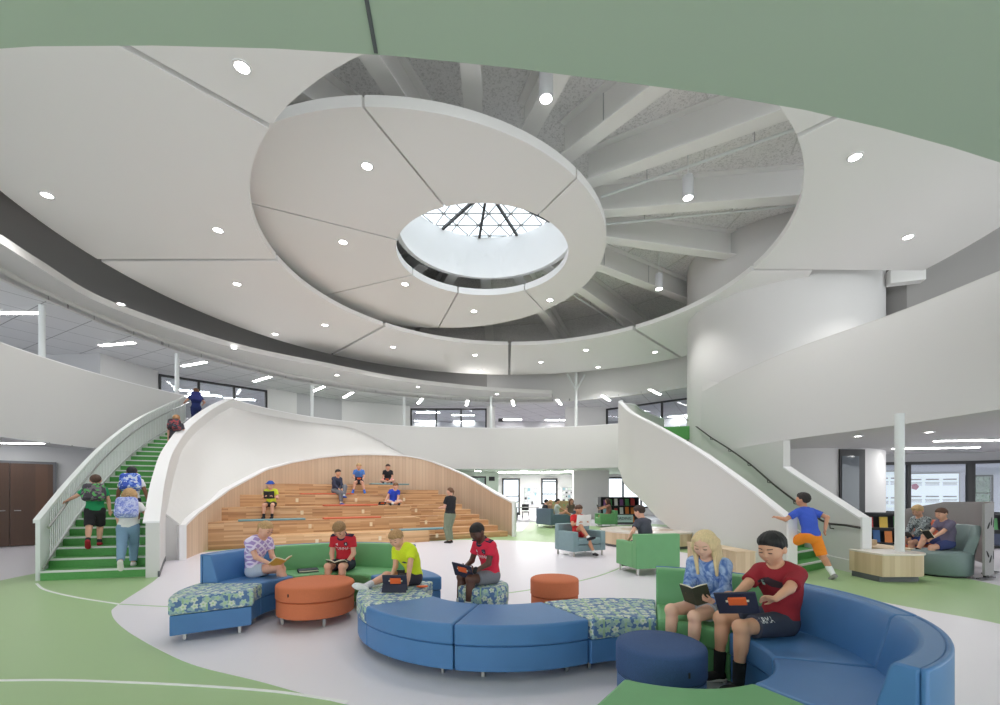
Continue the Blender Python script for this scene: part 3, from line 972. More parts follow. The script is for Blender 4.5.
for px, py, lab in ((242, 67, 'bright recessed downlight beside the sage green underside'), (47, 195, 'recessed downlight near the outer edge of the largest outer panel'),
                    (218, 230, 'recessed downlight near the inner edge of the largest outer panel'), (237, 284, 'recessed downlight above the head of the green stair'),
                    (275, 334, 'recessed downlight at the outer edge of the panel over the arch'), (325, 325, 'recessed downlight in the middle of the panel over the arch'),
                    (393, 347, 'recessed downlight in the panel over the back balcony, first from the arch side'), (475, 355, 'recessed downlight in the panel over the back balcony, second from the arch side'),
                    (480, 371, 'recessed downlight at the rim just left of the dark split'), (541, 362, 'recessed downlight just right of the dark split'),
                    (586, 350, 'recessed downlight by the inner edge of the panel nearest the tower'), (598, 367, 'recessed downlight by the outer edge of the panel nearest the tower'),
                    (655, 352, 'recessed downlight closest to the round tower'), (855, 157, 'upper recessed downlight of the pair above the right guard'), (908, 237, 'lower recessed downlight of the pair above the right guard')):
    downlight(px, py, H2 - .003, lab, watts={275: 25, 237: 60, 325: 90}.get(px, 170))
for px, py, lab in ((367, 166, 'bright downlight in the large inner ceiling panel'), (343, 242, 'downlight in the inner panel that the largest outer panel shades'), (405, 284, 'downlight in the inner panel below the skylight rim, arch side'),
                    (474, 311, 'downlight in the inner panel nearest the back balcony'), (550, 300, 'downlight in the narrow inner panel by the beams')):
    downlight(px, py, H3 - .003, lab)
for px, py, lab in ((121, 304, 'small downlight in the soffit band, nearest the camera'), (234, 348, 'small downlight in the soffit band above the stair head'), (337, 375, 'small downlight in the soffit band over the arch'), (418, 387, 'small downlight in the soffit band by the back balcony'), (497, 394, 'small downlight at the thin end of the soffit band')):
    downlight(px, py, 5.565, lab, R=.085, watts=30)
M['pendant'] = mat('satin_silver_pendant', rgb(196, 197, 200), 0.4)
for px, py, H, Hd, lab in ((546, 99, 7.2, .55, 'highest of the three cylinder pendants, below the green underside'), (688, 198, 7.2, .55, 'middle cylinder pendant in front of the exposed beams'), (659, 289, 7.2, .5, 'lowest cylinder pendant, nearest the round tower')):
    x, y = ah(px, py, H)
    z = CZ + H
    t = thing('pendant_light', lab, 'pendant lamp', (x, y, z), group='cylinder pendants')
    b = MB(); b.lathe([(.125, 0), (.13, .01), (.13, .5), (.12, .52)], n=28); obj('lamp_body', b, 'pendant', t)
    b = MB(); b.lathe([(.105, -.004), (.105, .004)], n=24); obj('lens', b, 'lamp', t)
    b = MB(); b.tube([(0, 0, .5), (0, 0, ZDECK - z)], .012, 6); obj('stem', b, 'railwhite', t)
    b = MB(); b.lathe([(.06, ZDECK - z - .03), (.06, ZDECK - z)], n=16); obj('canopy', b, 'railwhite', t)
    spot(t, (0, 0, -.04), 220, radians(110))

def strip_light(px, py, L, wd, H, ang_, label, group, lens='strip'):
    x, y = ah(px, py, H)
    t = thing('strip_light', label, 'strip light', (x, y, CZ + H), radians(ang_), group)
    b = MB(); b.box((0, 0, .01), (L + .05, wd + .05, .03)); obj('housing', b, 'trimring', t)
    b = MB(); b.box((0, 0, -.008), (L, wd, .012)); obj('lens', b, 'striplow' if H < 2 else lens, t)
HT = ZTILE - CZ - .012
WHERE = ['nearest the camera', 'second along, past the first column', 'third along', 'above the stair head', 'over the stair head windows', 'over the arch', 'first over the three-pane window', 'second over the three-pane window', 'first over the open doorway', 'second over the open doorway', 'over the tower-side windows', 'closest to the round tower']
for k, (x, y, L, _) in enumerate(((18, 313, 1.5, 62), (117, 344, 1.4, 62), (194, 364, 1.4, 62), (262, 379, 1.4, 62), (318, 389, 1.4, 75), (348, 395, 1.4, 80), (420, 401, 1.4, 80), (467, 403, 1.4, 84), (513, 403, 1.4, 97), (559, 402, 1.4, 105), (606, 398, 1.4, 112), (655, 392, 1.4, 118))):
    q = ah(x, y, HT); a = ang(C0, q)
    strip_light(x, y, 1.5, .14, HT, a, 'strip light in the gallery tile ceiling, ' + WHERE[k], 'strip lights in the gallery ceiling')

# slim white columns behind the guard
for px, ztop, lab in ((42, HB, 'slim white column behind the guard, closest to the camera'), (177, HB, 'slim white column at the head of the railing stair'), (312, HB, 'slim white column behind the arch wall'), (404, HB, 'slim white column left of the three-pane gallery window'), (491, HB, 'slim white column between gallery window and open doorway'), (576, 8.6, 'slim white column with a branching head under the panels')):
    s = (px - 500) / F
    # intersect with circle radius 12.55 about C0
    A_ = s * s + 1; B_ = -2 * (s * C0[0] + C0[1]); C_ = C0[0] ** 2 + C0[1] ** 2 - 12.6 ** 2
    y = (-B_ + sqrt(B_ * B_ - 4 * A_ * C_)) / (2 * A_)
    b = MB(); b.lathe([(.075, Z2), (.075, ztop)], (s * y, y, 0), 20)
    struct('column', b, 'railwhite', lab, 'column')
    if ztop > 8:
        b = MB(); b.tube([(s * y, y, 7.2), (s * y - .5, y - .1, 8.1)], .05, 8); b.tube([(s * y, y, 7.2), (s * y + .5, y + .1, 8.1)], .05, 8)
        struct('trim_60', b, 'railwhite', 'branching white braces at the head of the slim column', 'brace')

# ================================================================== UPPER GALLERY WALLS
UW = [(-30, 17.4), (-17.4, 17.2), (-15.1, 17.0), (-14.8, 19.5), (-11.7, 22.6), (-10.7, 23.7), (-9.0, 25.6), (-5.4, 27.2), (-.8, 27.2), (-.3, 27.3), (4.0, 27.6), (6.5, 27.5), (10.4, 24.1), (13, 21.5)]
def seg_wall(name, a, c, z0, z1, m, label, th=.15):
    b = MB(); b.ribbon([a, c], z0, z1, th, 1)
    return struct(name, b, m, label, 'wall')
seg_wall('wall_gallery_1', UW[0], UW[1], Z2, ZTILE, 'grey', 'grey upper gallery wall seen over the left guard')
seg_wall('wall_gallery_2', UW[1], UW[2], Z2, ZTILE, 'midgrey', 'return of the white gallery wall, its shade painted grey')  # same white wall; the grey paints the shade on this face
seg_wall('wall_gallery_3', UW[2], UW[3], Z2, ZTILE, 'white', 'white gallery wall left of the stair head windows')
seg_wall('wall_gallery_4', UW[4], UW[5], Z2, ZTILE, 'white', 'white gallery wall right of the stair head windows')
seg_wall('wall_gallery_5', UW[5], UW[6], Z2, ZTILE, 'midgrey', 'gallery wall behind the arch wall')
seg_wall('wall_gallery_6', UW[6], UW[7], Z2, ZTILE, 'white', 'white gallery wall left of the three-pane window')
seg_wall('wall_gallery_7', UW[8], UW[9], Z2, ZTILE, 'white', 'narrow gallery wall between window and doorway')
seg_wall('wall_gallery_8', UW[10], UW[11], Z2, ZTILE, 'white', 'white gallery wall right of the open doorway')
seg_wall('wall_gallery_9', UW[12], UW[13], Z2, ZTILE, 'white', 'gallery wall by the round tower')
def window(n, a, c, z0, z1, panes, label, m='dark', fw=.09, sill=None, rails=()):
    """black framed window between plan points a, c"""
    L = hypot(c[0] - a[0], c[1] - a[1]); rz = atan2(c[1] - a[1], c[0] - a[0])
    t = thing('window_%d' % n, label, 'window', ((a[0] + c[0]) / 2, (a[1] + c[1]) / 2, z0), rz, kind='structure')
    H = z1 - z0
    b = MB()
    b.box((0, 0, fw / 2), (L, .12, fw)); b.box((0, 0, H - fw / 2), (L, .12, fw))
    for k in range(panes + 1):
        b.box((-L / 2 + fw / 2 + (L - fw) * k / panes, 0, H / 2), (fw, .12, H - fw * 1.2))
    for r in rails:
        b.box((0, 0, r), (L - fw, .1, fw * .7))
    obj('window_frame', b, m, t)
    for k in range(panes):
        w = (L - fw) / panes - fw * .6
        b = MB(); b.box((-L / 2 + fw / 2 + (L - fw) * (k + .5) / panes, .02, H / 2), (w + .05, .012, H - fw))
        obj('pane', b, 'glass', t)
    return t
window(1, UW[3], UW[4], Z2, ZTILE - .12, 3, 'black framed gallery window at the head of the railing stair')
window(2, UW[7], UW[8], Z2, ZTILE - .15, 3, 'three-pane black framed window over the back balcony')
window(3, UW[11], UW[12], Z2, ZTILE - .12, 3, 'black framed gallery window beside the round tower')
# rooms beyond the gallery windows
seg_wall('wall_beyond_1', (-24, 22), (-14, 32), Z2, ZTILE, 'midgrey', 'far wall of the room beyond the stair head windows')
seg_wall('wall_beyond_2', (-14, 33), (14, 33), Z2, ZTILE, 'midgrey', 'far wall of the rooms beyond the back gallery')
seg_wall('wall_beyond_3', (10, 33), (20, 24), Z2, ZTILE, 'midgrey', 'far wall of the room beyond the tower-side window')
b = MB(); b.prism([(-24, 22), (-10, 24), (-5.4, 27), (10, 24), (20, 24), (20, 36), (-24, 36)], Z2 - .1, Z2 + .01)
struct('floor_beyond', b, 'floorbase', 'floor of the upper rooms beyond the gallery windows', 'floor')
k = 0
for x, y, a in ((425, 421, 8), (428, 412.5, 0), (463, 415, 0), (464, 421.5, 0), (583, 412, 0), (511, 419.5, 0), (511, 425.5, 0), (556, 420, 0), (554, 425.5, 0), (182, 396, 30), (192, 391, 30), (205, 395, 20), (240, 399, 20), (680, 416, -30), (650, 418, -20), (665, 422, -20)):
    k += 1
    yy = F * HT / (HZ - y)
    strip_light(x, y, 1.5, .35, HT, a, 'wide strip light seen through the gallery opening, %s' % (['beside the first pane of the three-pane window', 'upper one in the three-pane window', 'higher one in the third pane', 'lower one in the third pane', 'by the door head', 'upper left in the open doorway', 'lower left in the open doorway', 'upper right in the open doorway', 'lower right in the open doorway', 'first in the stair head window', 'second in the stair head window', 'third in the stair head window', 'fourth in the stair head window', 'beside the round tower', 'in the curl of the landing guard', 'low beside the round tower'][k - 1]), 'wide strip lights beyond the gallery')
# exit sign, wall speaker seen in the gallery
b = MB(); b.box((0, 0, 0), (.3, .06, .2))
M['signred'] = emit('lit_red_sign', rgb(235, 90, 90), 1.0)
p = (.05, 27.1)
tag(obj('wall_speaker', b, 'dark', None, (p[0], p[1], 5.95)), 'small black wall speaker beside the open gallery doorway', 'speaker')
# right side : grey wall high behind the guard, and door
seg_wall('wall_high_right', (13.2, 14.6), (26, 8.0), Z2, ZDECK, 'grey', 'tall grey wall beyond the right balcony guard')
seg_wall('wall_high_right_end', (12.4, 18.7), (13.2, 14.6), Z2, ZDECK, 'grey', 'grey wall return beside the round tower')
b = MB(); b.box((13.25, 14.45, 5.2), (.9, .06, 2.2), -.48)
tag(obj('upper_door', b, 'doorwood'), 'brown door just visible over the right guard beside the tower', 'door')

b = MB(); b.box((12.75, 14.15, 8.35), (.9, .3, .45), -.3)
struct('beam_19', b, 'beam', 'short white beam end between round tower and grey wall', 'beam')
# ================================================================== GROUND LEVEL ROOMS
# left : grey wall with a pair of brown doors
DL = [(-16.5, 10.2), (-12.4, 14.4)]
dv = np.array([DL[1][0] - DL[0][0], DL[1][1] - DL[0][1]]); dv = dv / np.linalg.norm(dv)
def onDL(px):
    s = (px - 500) / F
    # (x0 + t dx) = s (y0 + t dy)
    t = (s * DL[0][1] - DL[0][0]) / (dv[0] - s * dv[1])
    return np.array(DL[0]) + dv * t
b = MB(); b.ribbon([tuple(np.array(DL[0]) - dv * 8), tuple(np.array(DL[1]) + dv * 6)], 0, ZS, .15, 1)
struct('wall_door', b, 'midgrey', 'grey ground floor wall holding the brown double door', 'wall')
p0, p1, pm = onDL(-42), onDL(53), onDL(10)
rzd = atan2(dv[1], dv[0])
dt = thing('door_1', 'dark walnut double door with steel levers under the balcony', 'door', ((p0[0] + p1[0]) / 2 + .02, (p0[1] + p1[1]) / 2 - .02, 0), rzd, kind='structure')
Ld = float(np.linalg.norm(p1 - p0)); md = float((pm - (p0 + p1) / 2) @ dv)
HD = 2.38
b = MB(); b.box((0, -.02, HD + .03), (Ld + .14, .16, .07)); b.box((-Ld / 2 - .035, -.02, HD / 2), (.07, .16, HD)); b.box((Ld / 2 + .035, -.02, HD / 2), (.07, .16, HD))
obj('door_frame', b, 'base', dt)
for x0, x1 in ((-Ld / 2, md - .006), (md + .006, Ld / 2)):
    b = MB(); b.box(((x0 + x1) / 2, -.05, HD / 2 + .01), (x1 - x0, .06, HD - .02))
    lf = obj('door_leaf', b, 'doorwood', dt)
    hx = md + (.09 if x0 > -Ld / 2 + .1 else -.09)
    b = MB(); b.tube([(hx, -.08, 1.03), (hx, -.13, 1.03), (hx + (.13 if hx > md else -.13), -.135, 1.03)], .012, 8)
    obj('handle', b, 'steel', lf)
strip_light(18, 443, 1.2, .12, ZS - CZ - .012, 8, 'strip light in the ceiling above the brown double door', 'strip lights under the balconies')
# back wall with tall windows and door
YBK = 32.0
def bx(px, Y=YBK): return (px - 500) / F * Y
b = MB()
for x0, x1, z0_, z1_ in ((-14, bx(502), 0, ZS), (bx(502), bx(520), 2.62, ZS), (bx(520), bx(541), 0, ZS), (bx(541), bx(557.5), 2.62, ZS), (bx(541), bx(557.5), 0, .75), (bx(557.5), bx(604), 0, ZS), (bx(604), bx(660), 2.7, ZS), (bx(604), bx(660), 0, .5), (bx(660), 24, 0, ZS)):
    b.box(((x0 + x1) / 2, YBK + .1, (z0_ + z1_) / 2), (x1 - x0, .2, z1_ - z0_))
struct('wall_back', b, 'white', 'white back wall of the ground floor with tall black windows', 'wall')
window(4, (bx(502), YBK), (bx(520), YBK), 0, 2.62, 1, 'black glazed door at the far back wall', rails=(.95, 1.35), fw=.13)
window(5, (bx(541), YBK), (bx(557.5), YBK), .75, 2.62, 1, 'tall black window on the far back wall beside the pin board', rails=(.75, 1.62), fw=.13)
window(6, (bx(604), YBK), (bx(660), YBK), .5, 2.7, 3, 'wide black window behind the bookshelf', fw=.12)
b = MB(); b.box((bx(590.5, 27), 27, ZS / 2), (bx(608, 27) - bx(573, 27), .6, ZS))
struct('wall_pier', b, 'greenpaint' if False else 'white', 'broad white pier beside the far lounge', 'wall')
b = MB(); b.box(((bx(436, 28) + bx(498.5, 28)) / 2, 28.2, ZS / 2), (bx(498.5, 28) - bx(436, 28), .3, ZS))
M['palegreen'] = mat('pale_sage_wall', rgb(190, 204, 190), .8)
struct('wall_sage', b, 'palegreen', 'pale sage wall behind the learning stair end', 'wall')
window(7, (bx(464, 28), 28.0), (bx(486, 28), 28.0), 1.3, 2.6, 1, 'black framed interior window above the maple slat wall')
b = MB(); b.box((bx(491.8, 28), 28.0, 2.45), (.36, .05, .26))
tag(obj('wall_vent', b, 'dark'), 'dark vent high on the pale sage wall', 'vent')
M['board'] = mat('grey_pin_board', rgb(168, 170, 172), .8, noise=.25, nscale=6)
for x0, x1, y0, y1, lab in ((524, 537, 487.5, 505, 'grey pin board of small notes between the two tall windows'), (562.5, 573, 487, 502, 'grey pin board beside the white pier')):
    t = thing('pin_board', lab, 'pin board', (bx((x0 + x1) / 2, 31.9), 31.9, CZ + (HZ - (y0 + y1) / 2) / F * 31.9))
    w, h = bx(x1, 31.9) - bx(x0, 31.9), (y1 - y0) / F * 31.9
    b = MB(); b.box((0, 0, 0), (w, .04, h)); obj('board', b, 'board', t)
    M['note%d' % x0] = mat('paper_note', rgb(205, 205, 205), .8)
    rnd = random.Random(x0)
    cols = ['dark', 'note%d' % x0, 'greenpaint', 'padteal']
    for r in range(4):
        for c in range(4):
            b = MB(); b.box((-w / 2 + w * (c + .5) / 4, -.024, -h / 2 + h * (r + .5) / 4), (w / 4 * rnd.uniform(.4, .75), .006, h / 4 * rnd.uniform(.3, .7)))
            obj('note', b, rnd.choice(cols), t)
# lower strip lights
for x, y, L, a, lab in ((478, 471, .35, 0, 'round-ended light above the maple slat wall end'), (524, 471, .35, 0, 'short light under the far balcony, middle one'), (570, 471, .5, 0, 'short light under the far balcony by the white pier'), (655, 470.5, .7, 15, 'strip light under the far balcony behind the landing guard'),):
    strip_light(x, y, L, .3, ZS - CZ - .012, a, lab, 'strip lights under the balconies')
for x, y, lab in ((513, 472.2, 'wide ceiling light over the far tables'), (566, 471.8, 'wide ceiling light before the pin boards'), (540, 472.6, 'wide ceiling light near the far wall')):
    strip_light(x, y, 2.4, .6, ZS - CZ - .012, 0, lab, 'strip lights under the balconies')
# right nook : dark tower window, glazed wall, screens
def tower_pt(deg): return on(CT, RT + .01, deg)
b = MB()
a0, a1 = 269.5, 285
P = [on(CT, RT + .012, a) for a in np.linspace(a0, a1, 6)]
tw = thing('window_8', 'narrow black framed window in the foot of the round tower', 'window', P[0] + (0,), kind='structure')
rl_ = [(p[0] - P[0][0], p[1] - P[0][1]) for p in P]
b.ribbon(rl_, 0.1, 2.86, .06, -1)
obj('window_frame', b, 'dark', tw)
rl2 = [(on(CT, RT + .08, a)[0] - P[0][0], on(CT, RT + .08, a)[1] - P[0][1]) for a in np.linspace(a0 + .8, a1 - 4.5, 5)]
b = MB(); b.ribbon(rl2, .35, 2.65, .01, -1)
M['darkglass'] = mat('dark_glass', rgb(96, 102, 108), .08)
obj('pane', b, 'darkglass', tw)
NW = [(12.6, 16.2), (15.9, 15.2), (20.5, 12.6)]
b = MB(); b.ribbon([(12.0, 16.4)] + NW, 0, .8, .2, 1)
struct('wall_nook', b, 'midgrey', 'low grey wall below the nook windows', 'wall')
b = MB(); b.ribbon([(12.0, 16.4)] + NW, 2.62, ZS, .2, 1)
struct('trim_61', b, 'midgrey', 'grey head above the nook windows', 'trim')
window(9, NW[0], NW[1], .8, 2.62, 2, 'black framed windows behind the white column and screens', fw=.1)
window(10, NW[1], NW[2], .8, 2.62, 3, 'black framed windows at the right end of the nook', fw=.1)
# room seen through it
M['lilac'] = mat('pale_lilac_wall', rgb(200, 202, 212), .8)
LA, LB = (21.1, 20.4), (21.9, 20.0)
b = MB(); b.ribbon([(12, 22), (20, 21), LA], 0, ZS, .2, 1)
struct('wall_classroom', b, 'lilac', 'pale wall of the room beyond the nook windows', 'wall')
b = MB(); b.ribbon([LB, (30, 16)], 0, ZS, .2, 1)
struct('wall_classroom_end', b, 'lilac', 'pale wall of the room beyond the nook, right of its window', 'wall')
b = MB(); b.ribbon([LA, LB], 0, .92, .2, 1); b.ribbon([LA, LB], 2.35, ZS, .2, 1)
struct('wall_classroom_sill', b, 'lilac', 'wall below and above the far classroom window', 'wall')
window(11, LA, LB, .92, 2.35, 1, 'far window of the room beyond the nook, looking onto trees', rails=(.62,), fw=.07)
M['leafgreen'] = mat('tree_foliage', rgb(58, 86, 54), .9, noise=.5, nscale=5)
M['bark'] = mat('tree_bark', rgb(96, 80, 66), .9)
for k, (x, y, r) in enumerate(((33.0, 30.5, 2.4), (37.5, 33.0, 2.8), (36.0, 36.5, 2.6))):
    t = thing('tree', ('rounded green tree outside the far classroom window, nearest the glass', 'larger green tree farther out beyond the far classroom window', 'green tree standing behind the others outside the far classroom window')[k], 'tree', (x, y, 0), group='trees outside the far window')
    b = MB(); b.tube([(0, 0, 0), (.05, 0, 1.5), (0, .05, 2.4)], [.2, .15, .1], 10); obj('trunk', b, 'bark', t)
    bm = bmesh.new(); bmesh.ops.create_icosphere(bm, subdivisions=4, radius=r)
    rr = random.Random(k)
    for v in bm.verts:
        n_ = v.co.normalized()
        v.co = n_ * r * (1 + .13 * sin(n_.x * 9 + k) * sin(n_.y * 8 + 2 * k) + .10 * sin(n_.z * 13 + n_.x * 6) + rr.uniform(-.05, .05)) + Vector((0, 0, 2.6))
    me = bpy.data.meshes.new('crown'); bm.to_mesh(me); bm.free()
    obj('crown', me, 'leafgreen', t)

b = MB(); b.box((-.5, 24.965, (ZS + ZT) / 2), (.014, .05, ZT - ZS), 0)
struct('trim_62', b, 'fascia', 'vertical panel joint in the far balcony guard', 'trim')
# ================================================================== FURNITURE
M['blue'] = mat('blue_vinyl', rgb(74, 122, 176), .42, bump=.25, bscale=420, noise=.03, nscale=5)
M['green'] = mat('green_vinyl_upholstery', rgb(106, 166, 112), .45, bump=.25, bscale=420, noise=.03, nscale=5)
M['orange'] = mat('burnt_orange_fabric', rgb(202, 112, 74), .8, noise=.10, nscale=160, bump=.4, bscale=500)
M['navyfab'] = mat('navy_woven_fabric', rgb(58, 84, 130), .85, noise=.14, nscale=160, bump=.4, bscale=500)
M['tealvinyl'] = mat('grey_teal_vinyl', rgb(126, 152, 157), .5, bump=.2, bscale=420, noise=.04, nscale=6)
M['slatevinyl'] = mat('slate_blue_vinyl', rgb(84, 104, 122), .5, noise=.04, nscale=6)
M['greyvinyl'] = mat('grey_green_vinyl', rgb(120, 138, 138), .5, bump=.2, bscale=420, noise=.04, nscale=6)
M['black'] = mat('black_plastic', rgb(30, 30, 34), .5)
M['leg'] = mat('satin_steel_leg', rgb(200, 198, 196), .35, .9)
# striped navy
t = NT('navy_striped_fabric')
uv = t.n('ShaderNodeUVMap'); sx = t.n('ShaderNodeSeparateXYZ'); t.l(uv.outputs[0], sx.inputs[0])
f = t.math('LESS_THAN', t.math('FRACT', t.math('MULTIPLY', sx.outputs[1], 75.0)), .45)
t.l(t.mix(f, rgb(60, 86, 134), rgb(108, 132, 172)), t.b.inputs['Base Color']); t.b.inputs['Roughness'].default_value = .85
M['navystripe'] = t.m
# flower print
t = NT('flower_print_vinyl')
uv = t.n('ShaderNodeUVMap')
mp = t.n('ShaderNodeMapping'); mp.inputs['Scale'].default_value = (12.0, 12.0, 1); t.l(uv.outputs[0], mp.inputs['Vector'])
def layer(offset, rnd, r0, amp, npet):
    ad = t.n('ShaderNodeVectorMath', operation='ADD'); t.l(mp.outputs[0], ad.inputs[0]); ad.inputs[1].default_value = offset
    vo = t.n('ShaderNodeTexVoronoi', voronoi_dimensions='2D', _Scale=1.0, _Randomness=rnd)
    t.l(ad.outputs[0], vo.inputs['Vector'])
    sb = t.n('ShaderNodeVectorMath', operation='SUBTRACT'); t.l(ad.outputs[0], sb.inputs[0]); t.l(vo.outputs['Position'], sb.inputs[1])
    s3 = t.n('ShaderNodeSeparateXYZ'); t.l(sb.outputs[0], s3.inputs[0])
    s4 = t.n('ShaderNodeSeparateColor'); t.l(vo.outputs['Color'], s4.inputs[0])
    th = t.math('ARCTAN2', s3.outputs[1], s3.outputs[0])
    r = t.math('SQRT', t.math('ADD', t.math('MULTIPLY', s3.outputs[0], s3.outputs[0]), t.math('MULTIPLY', s3.outputs[1], s3.outputs[1])))
    ph = t.math('MULTIPLY', s4.outputs[1], 6.28)
    pet = t.math('ADD', t.math('MULTIPLY', t.math('COSINE', t.math('ADD', t.math('MULTIPLY', th, npet), ph)), amp), r0)
    return t.math('LESS_THAN', r, pet), t.math('LESS_THAN', r, .12), s4.outputs[0]
m1, c1, k1 = layer((0, 0, 0), .55, .34, .07, 5.0)
m2, c2, k2 = layer((.45, 3.3, 0), .7, .34, .12, 3.0)
sx = t.n('ShaderNodeSeparateXYZ'); t.l(mp.outputs[0], sx.inputs[0])
stem = t.math('LESS_THAN', t.math('FRACT', t.math('MULTIPLY', sx.outputs[0], .42)), .10)
c = t.mix(m2, rgb(84, 116, 162), rgb(146, 174, 178))
c = t.mix(stem, c, rgb(156, 186, 150))
pc = t.mix(t.math('GREATER_THAN', k1, .6), rgb(208, 214, 200), rgb(170, 194, 178))
c = t.mix(m1, c, pc)
c = t.mix(t.math('MULTIPLY', c1, m1), c, rgb(172, 200, 150))
t.l(c, t.b.inputs['Base Color']); t.b.inputs['Roughness'].default_value = .5
M['flower'] = t.m

def sector(c, ri, ro, a0, a1, n=14):
    return arc(c, ro, a0, a1, n) + arc(c, ri, a1, a0, n)
def corner_leg(par, x, y, a, h=.088):
    b = MB(); b.box((x, y, h - .012), (.10, .035, .024), a); b.box((x + .035 * cos(a), y + .035 * sin(a), h / 2), (.028, .03, h), a)
    obj('leg', b, 'leg', par, bevel=.003)
def ring_module(name, label, c, ri, ro, a0, a1, seat, base, back=None, shell=None, group='curved modular seating'):
    am = radians((a0 + a1) / 2); rm = (ri + ro) / 2
    org = (c[0] + rm * cos(am), c[1] + rm * sin(am))
    cc = (c[0] - org[0], c[1] - org[1])
    t = thing(name, label, 'modular seat', org + (0,), group=group)
    e = .25
    b = MB(); b.prism(sector(cc, ri + .02, ro - .012, a0 + e, a1 - e), .085, .285)
    obj('base', b, base, t, bevel=.008)
    b = MB(); b.prism(sector(cc, ri, ro if not back else ro - .14, a0 + e * .6, a1 - e * .6), .288, .46)
    obj('seat', b, seat, t, bevel=.022, seg=3)
    if back:
        n = 14
        vs, fs = [], []
        rows = ((ro - .215, .45), (ro - .135, .76), (ro - .115, .785), (ro - .02 if shell else ro - .02, .785), (ro - .03 if shell else ro, .76), (ro - .03 if shell else ro, .09))
        rows = ((ro - .16, .09),) + rows
        m_ = len(rows)
        for k in range(n + 1):
            a = radians(a0 + e * .6 + (a1 - a0 - e * 1.2) * k / n)
            vs += [(cc[0] + r * cos(a), cc[1] + r * sin(a), z) for r, z in rows]
        for k in range(n):
            for j in range(m_):
                j2 = (j + 1) % m_
                fs.append((k * m_ + j, k * m_ + j2, (k + 1) * m_ + j2, (k + 1) * m_ + j))
        fs += [tuple(range(m_)), tuple(range(n * m_ + m_ - 1, n * m_ - 1, -1))]
        b = MB(); b.add(vs, fs); obj('backrest', b, back, t, bevel=.012)
        if shell:
            b = MB(); b.prism(sector(cc, ro - .028, ro, a0 + e * .6, a1 - e * .6), .088, .79)
            obj('back_shell', b, shell, t, bevel=.01)
    for aa in (a0 + 7, a1 - 7):
        for r in (ri + .13, ro - .13):
            a = radians(aa)
            corner_leg(t, cc[0] + r * cos(a), cc[1] + r * sin(a), a + pi / 2)
    return t
CA, CB, CC_ = (-2.1, 5.25), (0.0, 5.1), (1.1, 3.1)
ring_module('sofa_module', 'flower patterned bench end with blue base, beside the girl in lavender', CA, .68, 1.43, 178.5, 214, 'flower', 'blue')
ring_module('sofa_module', 'blue curved sofa section where the girl in lavender sits', CA, .68, 1.43, 138.5, 178.5, 'blue', 'blue', 'blue', 'blue')
ring_module('sofa_module', 'green curved sofa section where the boy in red reads', CA, .68, 1.43, 94, 138.5, 'green', 'green', 'green', 'blue')
ring_module('sofa_module', 'green curved sofa section behind the boy in neon yellow', CA, .68, 1.43, 50, 94, 'green', 'green', 'green', 'blue')
ring_module('sofa_module', 'blue backless curved seat behind the boy in neon yellow', CA, .68, 1.43, 17, 50, 'blue', 'blue')
ring_module('sofa_module', 'flower patterned curved bench section under the boy in neon yellow', CB, .84, 1.55, 161, 216, 'flower', 'blue')
ring_module('sofa_module', 'blue curved bench section, nearer the boy in neon yellow', CB, .84, 1.55, 216, 256, 'blue', 'blue')
ring_module('sofa_module', 'blue curved bench section beside the right patterned bench', CB, .84, 1.55, 256, 298.8, 'blue', 'blue')
ring_module('sofa_module', 'flower patterned curved bench section between blue bench and blonde girl', CC_, .70, 1.43, 72, 118.5, 'flower', 'blue')
ring_module('sofa_module', 'green sofa section with blue shell where the blonde girl sits', CC_, .68, 1.43, 25, 72, 'green', 'green', 'green', 'blue')
ring_module('sofa_module', 'blue curved sofa section where the boy in the maroon shirt sits', CC_, .68, 1.43, -19, 25, 'blue', 'blue', 'blue', 'blue')
ring_module('sofa_module', 'empty blue sofa section closest to the camera', CC_, .68, 1.43, -64, -19, 'blue', 'blue', 'blue', 'blue')
ring_module('sofa_module', 'green backless seat cut off by the bottom of the photo', CC_, .68, 1.43, -126, -64, 'green', 'green')

def ottoman(name, label, x, y, r, top, base, h=.46, legs=True, group=None, tagz=None):
    t = thing(name, label, 'ottoman', (x, y, 0), group=group)
    z0 = .10 if legs else .02
    zm = z0 + (h - z0) * .52
    b = MB(); b.lathe([(r - .03, z0), (r - .008, z0 + .012), (r - .008, zm - .01), (r - .02, zm)], n=56); obj('base', b, base, t)
    b = MB(); b.lathe([(r - .02, zm + .003), (r, zm + .015), (r, h - .03), (r - .008, h - .012), (r - .03, h), (r * .5, h + .006), (.02, h + .008)], n=56); obj('seat', b, top, t, sharp=50)
    if legs:
        for k in range(4):
            a = radians(35 + 90 * k)
            b = MB(); b.box(((r - .1) * cos(a), (r - .1) * sin(a), z0 - .01), (.09, .03, .02), a); b.box(((r - .07) * cos(a), (r - .07) * sin(a), z0 / 2), (.03, .03, z0), a)
            obj('leg', b, 'leg', t)
    if tagz is not None:
        a = radians(tagz)
        b = MB(); b.box(((r + .002) * cos(a), (r + .002) * sin(a), zm + .09), (.006, .012, .035), a)
        obj('fabric_tag', b, 'black', t)
    return t
ottoman('ottoman', 'large round burnt orange ottoman in front of the green sofa', -2.2, 5.38, .44, 'orange', 'orange', tagz=-108)
ottoman('ottoman', 'small round orange stool standing behind the blue bench', .68, 5.62, .30, 'orange', 'orange', legs=False)
ottoman('ottoman', 'flower patterned round stool under the boy with the black wristband', -.2, 5.25, .30, 'flower', 'flower', legs=False)
ottoman('ottoman', 'round navy ottoman with a striped base in the foreground', 1.13, 3.17, .305, 'navyfab', 'navystripe', legs=False, tagz=-75)

